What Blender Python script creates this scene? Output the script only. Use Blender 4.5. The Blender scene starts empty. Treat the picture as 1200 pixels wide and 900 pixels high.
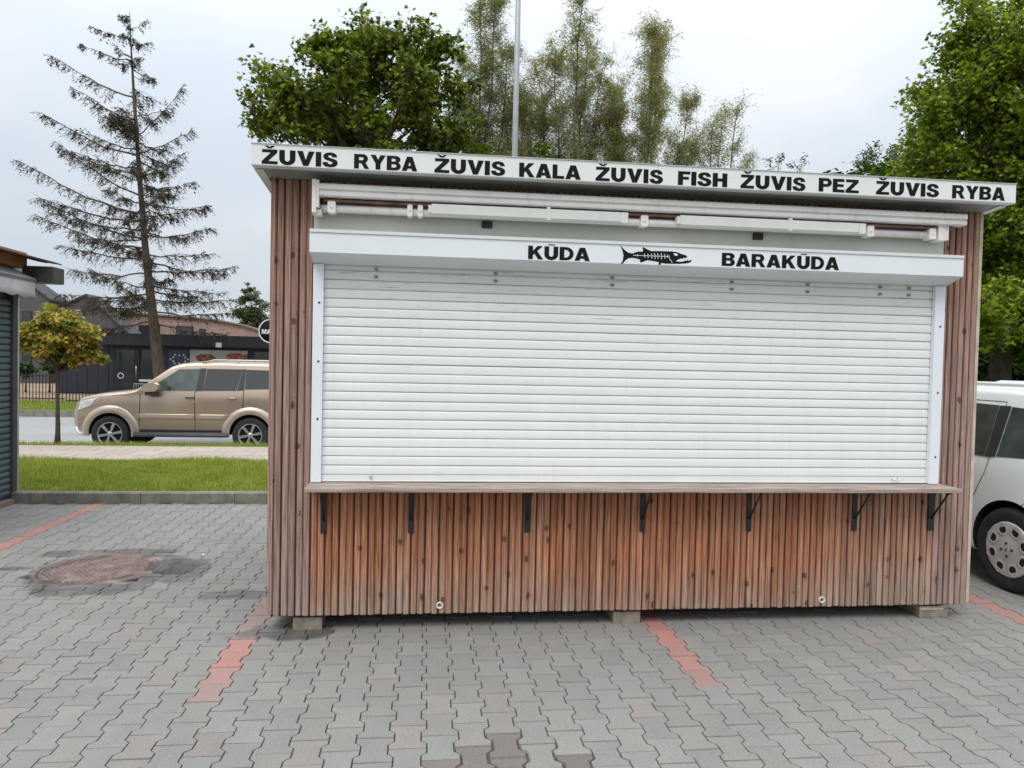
import bpy, bmesh, math, random
import numpy as np
from mathutils import Vector, Matrix, noise as mnoise
random.seed(7)
rng = np.random.default_rng(11)
R = math.radians
PI = math.pi
scene = bpy.context.scene
col = scene.collection

# ------------------------------------------------------------------ camera
YAW, PIT, ROL = .1166, -.0281, .0215
def cam_vec(x, u, d):
    cr, sr = math.cos(ROL), math.sin(ROL); cp, sp = math.cos(PIT), math.sin(PIT); cy, sy = math.cos(YAW), math.sin(YAW)
    x, u = x*cr - u*sr, x*sr + u*cr
    y = d*cp - u*sp; z = d*sp + u*cp
    return Vector((x*cy + y*sy, -x*sy + y*cy, z))
cd = bpy.data.cameras.new('camera'); cam = bpy.data.objects.new('camera', cd); col.objects.link(cam)
cd.sensor_width = 36; cd.lens = 871.27/1200*36; cd.clip_start = .05; cd.clip_end = 2000
rx, up, fw = cam_vec(1, 0, 0), cam_vec(0, 1, 0), cam_vec(0, 0, 1)
M = Matrix((rx, up, -fw)).transposed().to_4x4(); M.translation = (.9203, -4.517, 1.6339)
cam.matrix_world = M
scene.camera = cam

# ------------------------------------------------------------------ render / exposure
scene.view_settings.view_transform = 'Standard'; scene.view_settings.look = 'None'
scene.view_settings.exposure = 0.0; scene.view_settings.gamma = 1
scene.cycles.max_bounces = 8
scene.cycles.transparent_max_bounces = 16

# ------------------------------------------------------------------ world: overcast sky
SUN_EL, SUN_AZ = R(52), R(205)       # azimuth clockwise from +y : behind the camera, a little to its left
world = bpy.data.worlds.new('World'); scene.world = world; world.use_nodes = True
wn, wl = world.node_tree.nodes, world.node_tree.links; wn.clear()
def wnode(t, **k):
    n = wn.new(t)
    for a, b in k.items(): setattr(n, a, b)
    return n
wo = wnode('ShaderNodeOutputWorld'); bg = wnode('ShaderNodeBackground'); bg.inputs['Strength'].default_value = .1
sky = wnode('ShaderNodeTexSky'); sky.sky_type = 'NISHITA'; sky.sun_disc = False
sky.sun_elevation = SUN_EL; sky.sun_rotation = SUN_AZ; sky.dust_density = 3; sky.air_density = 1
tc = wnode('ShaderNodeTexCoord'); sep = wnode('ShaderNodeSeparateXYZ'); wl.new(tc.outputs['Generated'], sep.inputs[0])
def wmath(op, a, b=None, clamp=False):
    n = wnode('ShaderNodeMath', operation=op, use_clamp=clamp)
    for i, v in enumerate((a, b)):
        if v is None: continue
        if isinstance(v, (int, float)): n.inputs[i].default_value = v
        else: wl.new(v, n.inputs[i])
    return n.outputs[0]
zc = wmath('MAXIMUM', sep.outputs['Z'], 0.0)
grad = wmath('ADD', wmath('MULTIPLY', wmath('POWER', zc, 1.7), 2.3), 1.0)          # an overcast sky is brighter overhead
mp = wnode('ShaderNodeMapping'); mp.inputs['Scale'].default_value = (1.6, 1.6, 3.4); mp.inputs['Location'].default_value = (3.1, .4, 1.2)
wl.new(tc.outputs['Generated'], mp.inputs[0])
nz = wnode('ShaderNodeTexNoise'); nz.inputs['Scale'].default_value = 1.9; nz.inputs['Detail'].default_value = 5; nz.inputs['Roughness'].default_value = .5
wl.new(mp.outputs[0], nz.inputs['Vector'])
cr_ = wnode('ShaderNodeValToRGB'); cr_.color_ramp.elements[0].position = .36; cr_.color_ramp.elements[1].position = .64
cr_.color_ramp.elements[0].color = (.70, .775, .86, 1); cr_.color_ramp.elements[1].color = (.84, .875, .915, 1)
wl.new(nz.outputs['Fac'], cr_.inputs[0])
sc_ = wnode('ShaderNodeVectorMath', operation='SCALE'); wl.new(cr_.outputs[0], sc_.inputs[0])
wl.new(wmath('MULTIPLY', grad, 9.0), sc_.inputs['Scale'])
mx = wnode('ShaderNodeMix', data_type='RGBA'); mx.inputs[0].default_value = .9
wl.new(sky.outputs[0], mx.inputs[6]); wl.new(sc_.outputs[0], mx.inputs[7])
wl.new(mx.outputs[2], bg.inputs['Color']); wl.new(bg.outputs[0], wo.inputs[0])

sd = bpy.data.lights.new('sun', 'SUN'); so = bpy.data.objects.new('sun', sd); col.objects.link(so)
sd.energy = 1.2; sd.angle = R(24); sd.color = (1, .95, .88)
sdir = Vector((math.sin(SUN_AZ)*math.cos(SUN_EL), math.cos(SUN_AZ)*math.cos(SUN_EL), math.sin(SUN_EL)))
so.rotation_euler = sdir.to_track_quat('Z', 'Y').to_euler()

# ------------------------------------------------------------------ object helpers
def put(o, parent=None, kind=None):
    col.objects.link(o)
    if parent is not None: o.parent = parent
    if kind: o['kind'] = kind
    return o
def thing(name, label, cat, loc=(0, 0, 0), rotz=0, group=None):
    o = bpy.data.objects.new(name, None); o.empty_display_size = .2; col.objects.link(o)
    o.location = loc; o.rotation_euler = (0, 0, rotz); o['label'] = label; o['category'] = cat
    if group: o['group'] = group
    return o
def tag(o, label, cat, group=None):
    o['label'] = label; o['category'] = cat
    if group: o['group'] = group
    return o
def mesh_np(name, V, loops, k, mat, parent=None, kind=None, var=None, smooth=False):
    """V (n,3), loops (m*k) indices of m faces with k corners; var = one float per face"""
    me = bpy.data.meshes.new(name); V = np.asarray(V, np.float32); m = len(loops)//k
    me.vertices.add(len(V)); me.vertices.foreach_set('co', V.ravel())
    me.loops.add(m*k); me.loops.foreach_set('vertex_index', np.asarray(loops, np.int32))
    me.polygons.add(m); me.polygons.foreach_set('loop_start', np.arange(0, m*k, k, dtype=np.int32))
    me.update(calc_edges=True)
    if smooth: me.polygons.foreach_set('use_smooth', np.ones(m, bool))
    if var is not None:
        a = me.attributes.new('var', 'FLOAT', 'FACE'); a.data.foreach_set('value', np.asarray(var, np.float32))
    if mat: me.materials.append(mat)
    return put(bpy.data.objects.new(name, me), parent, kind)

class MB:
    def __init__(s): s.v = []; s.f = []; s.sm = []; s.mi = []
    def add(s, vs, fs, smooth=False, mi=0):
        b = len(s.v); s.v += [tuple(p) for p in vs]; s.f += [tuple(b+i for i in f) for f in fs]
        s.sm += [smooth]*len(fs); s.mi += [mi]*len(fs); return s
    def box(s, x0, x1, y0, y1, z0, z1, mi=0, ch=0):
        if ch:
            return s.prism([(x0+ch, z0), (x1-ch, z0), (x1, z0+ch), (x1, z1-ch), (x1-ch, z1), (x0+ch, z1), (x0, z1-ch), (x0, z0+ch)], y0, y1, 'y', mi)
        v = [(x, y, z) for z in (z0, z1) for y in (y0, y1) for x in (x0, x1)]
        return s.add(v, [(0, 2, 3, 1), (4, 5, 7, 6), (0, 1, 5, 4), (2, 6, 7, 3), (0, 4, 6, 2), (1, 3, 7, 5)], mi=mi)
    def prism(s, poly, a, b, axis='y', mi=0, smooth=False):
        """poly in the two other axes (x,z | y,z | x,y), extruded along axis from a to b"""
        def P(p, t):
            return (p[0], t, p[1]) if axis == 'y' else (t, p[0], p[1]) if axis == 'x' else (p[0], p[1], t)
        n = len(poly); v = [P(p, a) for p in poly] + [P(p, b) for p in poly]
        s.add(v, [tuple(range(n))[::-1], tuple(range(n, 2*n))], mi=mi)
        base = len(s.v) - 2*n
        for i in range(n):
            j = (i+1) % n; s.f.append((base+i, base+j, base+n+j, base+n+i)); s.sm.append(smooth); s.mi.append(mi)
        return s
    def tube(s, pts, rad, n=8, mi=0, cap=True, smooth=True):
        pts = [Vector(p) for p in pts]
        if isinstance(rad, (int, float)): rad = [rad]*len(pts)
        rings = []; ref = None; b0 = len(s.v)
        for i, p in enumerate(pts):
            d = (pts[min(i+1, len(pts)-1)] - pts[max(i-1, 0)])
            d = d.normalized() if d.length > 1e-9 else Vector((0, 0, 1))
            if ref is None: ref = d.orthogonal().normalized()
            ref = (ref - d*ref.dot(d)); ref = ref.normalized() if ref.length > 1e-6 else d.orthogonal().normalized()
            q = d.cross(ref)
            for k in range(n):
                a = 2*PI*k/n; s.v.append(tuple(p + (ref*math.cos(a) + q*math.sin(a))*rad[i]))
        for i in range(len(pts)-1):
            for k in range(n):
                k2 = (k+1) % n
                s.f.append((b0+i*n+k, b0+i*n+k2, b0+(i+1)*n+k2, b0+(i+1)*n+k)); s.sm.append(smooth); s.mi.append(mi)
        if cap:
            s.f.append(tuple(b0+k for k in range(n))[::-1]); s.sm.append(False); s.mi.append(mi)
            e = b0+(len(pts)-1)*n; s.f.append(tuple(e+k for k in range(n))); s.sm.append(False); s.mi.append(mi)
        return s
    def lathe(s, prof, c, axis='y', n=32, mi=0, smooth=True):
        """prof list of (r, t): ring radius r at t along axis"""
        b0 = len(s.v)
        for r, t in prof:
            for k in range(n):
                a = 2*PI*k/n; u, w = r*math.cos(a), r*math.sin(a)
                s.v.append((c[0]+u, c[1]+t, c[2]+w) if axis == 'y' else (c[0]+u, c[1]+w, c[2]+t) if axis == 'z' else (c[0]+t, c[1]+u, c[2]+w))
        for i in range(len(prof)-1):
            for k in range(n):
                k2 = (k+1) % n
                s.f.append((b0+i*n+k, b0+(i+1)*n+k, b0+(i+1)*n+k2, b0+i*n+k2)); s.sm.append(smooth); s.mi.append(mi)
        return s
    def build(s, name, mats, parent=None, kind=None):
        me = bpy.data.meshes.new(name); me.from_pydata(s.v, [], s.f)
        me.polygons.foreach_set('use_smooth', s.sm); me.polygons.foreach_set('material_index', s.mi)
        for m in (mats if isinstance(mats, (list, tuple)) else [mats]): me.materials.append(m)
        me.update()
        bm = bmesh.new(); bm.from_mesh(me); bmesh.ops.recalc_face_normals(bm, faces=bm.faces); bm.to_mesh(me); bm.free()
        return put(bpy.data.objects.new(name, me), parent, kind)

# ------------------------------------------------------------------ material helpers
class NT:
    def __init__(s, name):
        s.m = bpy.data.materials.new(name); s.m.use_nodes = True; s.n = s.m.node_tree.nodes; s.l = s.m.node_tree.links
        s.b = s.n['Principled BSDF']; s.out = s.n['Material Output']
    def node(s, t, **k):
        n = s.n.new(t)
        for a, b in k.items(): setattr(n, a, b)
        return n
    def set(s, inp, v):
        if isinstance(v, bpy.types.NodeSocket): s.l.new(v, inp)
        elif isinstance(v, tuple) and len(v) == 3 and inp.type == 'RGBA': inp.default_value = (*v, 1)
        else: inp.default_value = v
    def pos(s): return s.node('ShaderNodeNewGeometry').outputs['Position']
    def obj(s): return s.node('ShaderNodeTexCoord').outputs['Object']
    def map(s, vec, scale=(1, 1, 1), loc=(0, 0, 0), rot=(0, 0, 0)):
        n = s.node('ShaderNodeMapping'); s.set(n.inputs['Vector'], vec); n.inputs['Scale'].default_value = scale
        n.inputs['Location'].default_value = loc; n.inputs['Rotation'].default_value = rot; return n.outputs[0]
    def noise(s, vec, scale, detail=4, rough=.55, dist=0, out='Fac'):
        n = s.node('ShaderNodeTexNoise'); s.set(n.inputs['Vector'], vec); n.inputs['Scale'].default_value = scale
        n.inputs['Detail'].default_value = detail; n.inputs['Roughness'].default_value = rough; n.inputs['Distortion'].default_value = dist
        return n.outputs[out]
    def math(s, op, a, b=0.0, c=0.0, clamp=False):
        n = s.node('ShaderNodeMath', operation=op, use_clamp=clamp); s.set(n.inputs[0], a)
        if op not in ('SQRT', 'ABSOLUTE', 'FRACT', 'FLOOR', 'SINE', 'COSINE'): s.set(n.inputs[1], b)
        if op == 'MULTIPLY_ADD': s.set(n.inputs[2], c)
        return n.outputs[0]
    def ramp(s, f, stops):
        n = s.node('ShaderNodeValToRGB'); s.set(n.inputs[0], f); e = n.color_ramp.elements
        while len(e) < len(stops): e.new(.5)
        for q, (p, c) in zip(e, stops):
            q.position = p; q.color = (*c, 1) if isinstance(c, tuple) else (c, c, c, 1)
        return n.outputs[0]
    def rng(s, f, a, b, c=0.0, d=1.0):
        n = s.node('ShaderNodeMapRange'); s.set(n.inputs[0], f)
        for i, v in enumerate((a, b, c, d)): n.inputs[i+1].default_value = v
        return n.outputs[0]
    def mix(s, f, a, b, mode='MIX'):
        n = s.node('ShaderNodeMix', data_type='RGBA', blend_type=mode); s.set(n.inputs[0], f); s.set(n.inputs[6], a); s.set(n.inputs[7], b); return n.outputs[2]
    def bump(s, h, strength=.3, dist=.01, normal=None):
        n = s.node('ShaderNodeBump'); n.inputs['Strength'].default_value = strength; n.inputs['Distance'].default_value = dist; s.set(n.inputs['Height'], h)
        if normal is not None: s.l.new(normal, n.inputs['Normal'])
        s.l.new(n.outputs[0], s.b.inputs['Normal']); return n.outputs[0]
    def attr(s, name, out='Fac'):
        n = s.node('ShaderNodeAttribute'); n.attribute_name = name; return n.outputs[out]
    def objinfo(s, out): return s.node('ShaderNodeObjectInfo').outputs[out]
    def fin(s, color=None, rough=None, metal=None, spec=None, **k):
        if color is not None: s.set(s.b.inputs['Base Color'], color)
        if rough is not None: s.set(s.b.inputs['Roughness'], rough)
        if metal is not None: s.set(s.b.inputs['Metallic'], metal)
        if spec is not None: s.b.inputs['Specular IOR Level'].default_value = spec
        for a, v in k.items(): s.set(s.b.inputs[a], v)
        return s.m
def plain(name, c, rough=.5, metal=0, var=.12, scale=8, bump=0, spec=None, grime=0, coat=0):
    t = NT(name); p = t.obj(); n = t.noise(p, scale, 5)
    lo = tuple(x*(1-var) for x in c); hi = tuple(min(1, x*(1+var)) for x in c)
    cc = t.ramp(n, [(.3, lo), (.7, hi)])
    if grime:
        g = t.rng(t.noise(t.map(p, (1, 1, .35)), scale*2.3, 6, .65), .52, .75, 0, grime)
        cc = t.mix(g, cc, tuple(x*.45 for x in c))
    t.fin(cc, rough, metal, spec)
    if coat: t.b.inputs['Coat Weight'].default_value = coat; t.b.inputs['Coat Roughness'].default_value = .04
    if bump: t.bump(t.noise(p, scale*6, 4), bump, .005)
    return t.m

# paving : world-position wear and wet patches
def wet_mask(t, p):
    """blobs of wet ground round the manhole and at the front, as noise-edged ellipses"""
    nz = t.noise(p, 3.2, 4, .6); sx = t.node('ShaderNodeSeparateXYZ'); t.set(sx.inputs[0], p)
    X, Y = sx.outputs[0], sx.outputs[1]; acc = None
    for cx, cy, ax, ay, am in [(-1.40, .93, .36, .17, .5), (-.84, 1.30, .16, .26, .5), (-1.2, 1.16, .16, .10, .5), (-1.50, 1.96, .50, .09, .5), (-1.98, 1.9, .16, .10, .5), (-2.12, 1.45, .12, .05, .5),
                           (.15, -.02, .3, .14, .7), (-.35, .75, .2, .12, .6)]:
        dx = t.math('DIVIDE', t.math('SUBTRACT', X, cx), ax); dy = t.math('DIVIDE', t.math('SUBTRACT', Y, cy), ay)
        d = t.math('SQRT', t.math('ADD', t.math('MULTIPLY', dx, dx), t.math('MULTIPLY', dy, dy)))
        d = t.math('ADD', d, t.math('MULTIPLY', t.math('SUBTRACT', nz, .5), 2.4))
        m = t.rng(d, 1.12, .88, 0, 1)
        acc = m if acc is None else t.math('MAXIMUM', acc, m)
    # damp ring round the manhole, widest on its near and right sides
    dx = t.math('SUBTRACT', X, -1.50); dy = t.math('SUBTRACT', Y, 1.40)
    d = t.math('SQRT', t.math('ADD', t.math('MULTIPLY', dx, dx), t.math('MULTIPLY', dy, dy)))
    d = t.math('ADD', d, t.math('MULTIPLY', dx, -.16)); d = t.math('ADD', d, t.math('MULTIPLY', t.math('SUBTRACT', t.noise(p, 5, 4, .65), .5), .42))
    return t.math('MAXIMUM', acc, t.math('MULTIPLY', t.rng(d, .56, .50, 0, 1), t.rng(d, .36, .42, 0, 1)))
def paver_mat():
    t = NT('concrete paver'); p = t.pos()
    tint = t.math('MULTIPLY', t.attr('tint'), 1.0)
    big = t.noise(p, .9, 4, .6); mid = t.noise(p, 7, 5, .6); fine = t.noise(p, 160, 3, .6)
    base = t.ramp(big, [(.3, (.235, .232, .214)), (.5, (.255, .248, .229)), (.7, (.270, .258, .240))])
    base = t.mix(t.rng(mid, .35, .75, 0, .5), base, (.305, .285, .262))
    base = t.mix(.85, base, t.ramp(fine, [(.25, .62), (.5, .96), (.75, 1.28)]), 'MULTIPLY')
    sp = t.node('ShaderNodeTexVoronoi'); t.set(sp.inputs['Vector'], p); sp.inputs['Scale'].default_value = 55
    base = t.mix(t.rng(sp.outputs['Distance'], .12, .04, 0, .35), base, (.12, .11, .10))
    oc = t.objinfo('Color')
    base = t.mix(1, base, oc, 'MULTIPLY')
    cmb = t.node('ShaderNodeCombineColor')
    ac = t.attr('pcol', 'Color'); base = t.mix(1, base, ac, 'MULTIPLY')
    w = wet_mask(t, p)
    base = t.mix(t.math('MULTIPLY', w, t.rng(t.noise(p, 5, 4, .7), .35, .7, .45, .85)), base, (.055, .048, .045))
    t.fin(base, t.rng(w, 0, 1, .9, .38), spec=.35)
    t.bump(t.math('ADD', t.math('MULTIPLY', mid, .5), fine), .35, .0016)
    return t.m
M_paver = paver_mat()
def sand_mat():
    t = NT('joint sand'); p = t.pos(); n = t.noise(p, 90, 3)
    w = wet_mask(t, p)
    c = t.ramp(n, [(.3, (.05, .046, .040)), (.7, (.12, .11, .095))])
    c = t.mix(w, c, (.008, .008, .008)); return t.fin(c, .95)
M_sand = sand_mat()

def wood_mat(name, cells, fresh, grey, grey_amt, top_red=0, horizontal=False, greyx=True):
    """long grain along z (or x); knots as stretched cells; greying as weathering of the boards"""
    t = NT(name); p = t.obj()
    if horizontal: p = t.map(p, rot=(0, R(90), 0))
    sx = t.node('ShaderNodeSeparateXYZ'); t.set(sx.inputs[0], p)
    xz = t.node('ShaderNodeCombineXYZ'); t.set(xz.inputs[0], t.math('MULTIPLY', sx.outputs[0], 8.5)); t.set(xz.inputs[1], t.math('MULTIPLY', sx.outputs[2], 5.2)); q = xz.outputs[0]
    warp = t.noise(t.map(p, (4, 1, 1)), 2.2, 3, out='Color')
    va = t.node('ShaderNodeVectorMath', operation='MULTIPLY_ADD'); t.set(va.inputs[0], warp); va.inputs[1].default_value = (.35, .35, 0); t.set(va.inputs[2], q)
    vo = t.node('ShaderNodeTexVoronoi', voronoi_dimensions='2D'); t.set(vo.inputs['Vector'], va.outputs[0]); vo.inputs['Scale'].default_value = cells; vo.inputs['Randomness'].default_value = 1
    vs = t.node('ShaderNodeSeparateColor'); t.set(vs.inputs[0], vo.outputs['Color'])
    kd = t.math('ADD', vo.outputs['Distance'], t.rng(vs.outputs[0], .35, 1, -.015, .34)); kd = t.math('ADD', kd, t.math('MULTIPLY', t.math('SUBTRACT', t.noise(t.map(p, (60, 1, 14)), 1.2, 3, .6), .5), .16))
    knot = t.rng(kd, .10, .045, 0, 1); halo = t.rng(kd, .30, .08, 0, 1)
    rnd = t.objinfo('Random')
    sh = t.node('ShaderNodeCombineXYZ'); t.set(sh.inputs[0], t.math('MULTIPLY', rnd, 3.0)); t.set(sh.inputs[2], t.math('MULTIPLY', rnd, 40))
    pg = t.node('ShaderNodeVectorMath', operation='ADD'); t.set(pg.inputs[0], p); t.set(pg.inputs[1], sh.outputs[0])
    gr = t.noise(t.map(pg.outputs[0], (95, 30, 2.2)), 1.3, 4, .6, .5)
    gr2 = t.noise(t.map(pg.outputs[0], (330, 90, 5)), 1.0, 3, .6)
    # rings running round the knots
    rings = t.math('SINE', t.math('ADD', t.math('MULTIPLY', kd, 75), t.math('MULTIPLY', gr, 9)))
    g = t.math('ADD', t.math('MULTIPLY', gr, .7), t.math('MULTIPLY', gr2, .35))
    g = t.math('ADD', g, t.math('MULTIPLY', t.math('MULTIPLY', rings, halo), .07))
    c = t.ramp(g, [(.38, tuple(x*.42 for x in fresh)), (.47, tuple(x*.80 for x in fresh)), (.54, fresh), (.64, tuple(min(1, x*1.6) for x in fresh))])
    gg = t.ramp(g, [(.38, tuple(x*.42 for x in grey)), (.5, grey), (.64, tuple(min(1, x*1.45) for x in grey))])
    w = t.math('ADD', t.noise(t.map(p, (1.3, 1, .9)), 1.7, 4, .6), t.math('MULTIPLY', t.math('SUBTRACT', rnd, .5), .25))
    amt = t.math('ADD', t.math('MULTIPLY', t.math('SUBTRACT', w, .5), 1.1), grey_amt)
    if not horizontal:
        low = t.rng(sx.outputs[2], .42, .10, 0, .75)                 # rain splash greys the board feet
        amt = t.math('ADD', amt, low)
        if greyx: amt = t.math('ADD', amt, t.rng(sx.outputs[0], 3.0, 4.2, 0, .35))
        if top_red: amt = t.math('SUBTRACT', amt, t.rng(sx.outputs[2], 1.5, 2.5, 0, top_red))
    amt = t.math('MAXIMUM', t.math('MINIMUM', amt, 1), 0)
    c = t.mix(amt, c, gg)
    c = t.mix(t.math('MULTIPLY', halo, .22), c, tuple(x*.62 for x in fresh))
    c = t.mix(t.math('MULTIPLY', knot, .8), c, (.06, .026, .016))
    br = t.rng(rnd, 0, 1, .84, 1.14)
    hs = t.node('ShaderNodeVectorMath', operation='SCALE'); t.set(hs.inputs[0], c); t.set(hs.inputs['Scale'], br)
    t.fin(hs.outputs[0], .78, spec=.3); t.bump(g, .5, .0035); return t.m
M_lower = wood_mat('stained slats', .9, (.39, .155, .078), (.31, .222, .172), .14)
M_post = wood_mat('weathered slats', .8, (.33, .175, .122), (.29, .208, .18), .70, top_red=.5, greyx=False)
M_back = plain('dark backing board', (.14, .065, .045), .9, var=.3)
M_counter = wood_mat('weathered counter', .5, (.33, .24, .19), (.36, .30, .265), .7, horizontal=True)

def white_paint(name, c=(.76, .785, .79), streak=.5, rough=.42):
    t = NT(name); p = t.obj()
    a = t.noise(p, 3, 5, .6); b = t.noise(t.map(p, (18, 18, 1.6)), 1, 5, .6); d = t.noise(t.map(p, (5, 5, 60)), 1.5, 4, .6)
    cc = t.ramp(a, [(.3, tuple(x*.95 for x in c)), (.7, c)])
    cc = t.mix(t.rng(b, .55, .8, 0, .22*streak), cc, (.45, .44, .40))
    cc = t.mix(t.rng(d, .62, .8, 0, .5*streak), cc, (.40, .42, .42))
    t.fin(cc, rough); t.bump(a, .1, .002); return t.m
M_white = white_paint('white painted metal')
def slat_paint(name, c):
    t = NT(name); p = t.obj(); sx = t.node('ShaderNodeSeparateXYZ'); t.set(sx.inputs[0], p)
    a = t.noise(p, 2.2, 5, .6); cc = t.ramp(a, [(.3, tuple(x*.94 for x in c)), (.7, c)])
    hi = t.rng(sx.outputs[2], 1.4, 2.2, 0, .09)
    d = t.math('ADD', t.noise(t.map(p, (3.2, 1, 95)), 1.0, 4, .62), hi); cc = t.mix(t.rng(d, .70, .74, 0, .75), cc, (.20, .21, .20))
    e = t.noise(t.map(p, (14, 1, 40)), 1.0, 5, .7); cc = t.mix(t.rng(t.math('ADD', e, hi), .64, .80, 0, .25), cc, (.48, .50, .48))
    v = t.noise(t.map(p, (22, 1, 1.2)), 1.0, 4, .6); cc = t.mix(t.rng(v, .52, .78, 0, .18), cc, (.50, .49, .44))
    t.fin(cc, .42); t.bump(a, .12, .004); return t.m
M_slat = slat_paint('white shutter slat', (.795, .815, .805))
M_slat_unused = None and white_paint('white shutter slat', (.77, .815, .80), .9, .45)
M_guide = white_paint('white guide rail', (.80, .82, .86), .3)
M_fascia = white_paint('white fascia sheet', (.80, .81, .79), .4)
M_fasciaT = white_paint('fascia edge sheet', (.72, .735, .71), .6)
M_box = white_paint('white shutter box', (.79, .82, .85), .3)
M_soffit = plain('grey soffit sheet', (.26, .265, .25), .6, grime=.5, scale=4)
M_awn = plain('greyed white aluminium', (.80, .765, .75), .45, grime=.4, scale=6, var=.06)
M_awn2 = plain('pale arm cover', (.72, .73, .70), .45, grime=.25, scale=3, var=.06)
M_panel = plain('pale grey panel', (.60, .595, .565), .6, var=.06, scale=2, grime=.3)
M_black = plain('black vinyl', (.007, .008, .008), .6, var=.1, spec=.15)
M_blackm = plain('black painted steel', (.014, .014, .016), .5, var=.2, scale=30)
M_dark = plain('shadowed dark void', (.012, .011, .010), .9)
M_chrome = plain('chrome', (.75, .75, .76), .18, 1, var=.03)
M_cblock = plain('weathered block', (.25, .215, .165), .9, var=.25, scale=14, bump=.5, grime=.5)

# ------------------------------------------------------------------ SETTING: ground
def sheet(name, x0, x1, pts, mat, nx=1, kind='structure'):
    """strip between x0 and x1 following (y,z) points"""
    mb = MB(); xs = [x0+(x1-x0)*i/nx for i in range(nx+1)]
    v = [(x, y, z) for x in xs for y, z in pts]; n = len(pts)
    f = [(i*n+j, (i+1)*n+j, (i+1)*n+j+1, i*n+j+1) for i in range(nx) for j in range(n-1)]
    mb.add(v, f); return mb.build(name, mat, None, kind)
def ground_mat(name, c1, c2, scale, fine=60, bump=.4, c3=None):
    t = NT(name); p = t.pos(); a = t.noise(p, scale, 5, .6); b = t.noise(p, fine, 4, .6)
    c = t.ramp(a, [(.35, c1), (.65, c2)]); c = t.mix(.7, c, t.ramp(b, [(.3, .65), (.7, 1.3)]), 'MULTIPLY')
    if c3:
        c = t.mix(t.rng(t.noise(p, scale*.35, 4), .5, .65, 0, .8), c, c3)
    t.fin(c, .95, spec=.2); t.bump(b, bump, .01); return t.m
M_turf = ground_mat('lawn soil and turf', (.075, .11, .012), (.13, .17, .022), 1.2, 45, .8)
M_far = ground_mat('distant meadow', (.05, .09, .02), (.09, .12, .03), .1, 4)
M_road = ground_mat('asphalt road', (.30, .30, .30), (.37, .365, .36), .5, 40, .3)
M_earth = ground_mat('bare sandy earth', (.26, .19, .13), (.36, .26, .18), .5, 20)
def path_mat():
    t = NT('beige path slabs'); p = t.pos(); br = t.node('ShaderNodeTexBrick'); t.set(br.inputs['Vector'], p)
    br.inputs['Scale'].default_value = 1; br.inputs['Brick Width'].default_value = .5; br.inputs['Row Height'].default_value = .5; br.inputs['Mortar Size'].default_value = .008
    t.set(br.inputs['Color1'], (.40, .33, .275)); t.set(br.inputs['Color2'], (.46, .385, .33)); t.set(br.inputs['Mortar'], (.2, .17, .15))
    c = t.mix(.6, br.outputs[0], t.ramp(t.noise(p, 12, 5), [(.3, .8), (.7, 1.15)]), 'MULTIPLY')
    return t.fin(c, .9)
M_path = path_mat()
sheet('ground', -450, 450, [(-450, -.5), (900, -.5)], M_far)
sheet('paving_bed', -14, 18, [(-9, -.011), (4.05, -.011)], M_sand)
sheet('lawn', -14, 18, [(4.17, .10), (5.2, .085), (6.6, .025), (7.85, -.03)], M_turf)
sheet('footpath', -30, 30, [(7.85, -.028), (9.75, -.028)], M_path)
sheet('verge', -30, 30, [(9.75, -.034), (10.02, -.05), (10.3, -.105)], M_turf)
sheet('road', -80, 9, [(10.4, -.39), (20.6, -.39)], M_road)
sheet('wood_floor', 9.12, 80, [(10.3, -.105), (14, -.10), (20, -.12), (25.3, -.17)], M_turf)
sheet('far_verge', -80, 9.12, [(20.75, -.2), (25.3, -.18)], M_turf)
sheet('yard', -80, 80, [(25.3, -.176), (31, -.16), (40, -.15), (60, -.15)], M_earth)
M_kerb = None
def kerb_mat():
    t = NT('kerb concrete'); p = t.pos(); a = t.noise(p, 6, 5, .65); b = t.noise(p, 120, 3); s = t.noise(t.map(p, (9, 9, 1.5)), 1, 4)
    c = t.ramp(a, [(.3, (.16, .15, .12)), (.7, (.27, .255, .215))]); c = t.mix(t.rng(s, .5, .7, 0, .6), c, (.09, .085, .06))
    c = t.mix(.5, c, t.ramp(b, [(.3, .7), (.7, 1.3)]), 'MULTIPLY'); t.fin(c, .92); t.bump(b, .4, .003); return t.m
M_kerb = kerb_mat()
kerb = bpy.data.objects.new('kerb', None); col.objects.link(kerb); kerb['kind'] = 'structure'
x = -3.168
km = None
while x < 12:
    mb = MB(); h = .12+random.uniform(-.002, .003)
    mb.prism([(4.05, -.1), (4.05, h-.012), (4.062, h), (4.165, h), (4.165, -.1)], x+.003, x+.997, 'x'); mb.build('kerb_stone', M_kerb, kerb); x += 1
mb = MB(); mb.prism([(4.05, -.1), (4.05, .108), (4.062, .12), (4.165, .12), (4.165, -.1)], -3.49, -3.171, 'x'); mb.build('kerb_stone', M_kerb, kerb)
mb = MB(); mb.box(-30, 30, 10.3, 10.42, -.5, -.10); mb.build('road_kerb', M_kerb, None, 'structure')
mb = MB(); mb.box(-80, 9.12, 20.6, 20.75, -.5, -.185); mb.box(9.0, 9.118, 10.42, 20.6, -.5, -.09); mb.build('far_road_kerb', M_kerb, None, 'structure')

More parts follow.
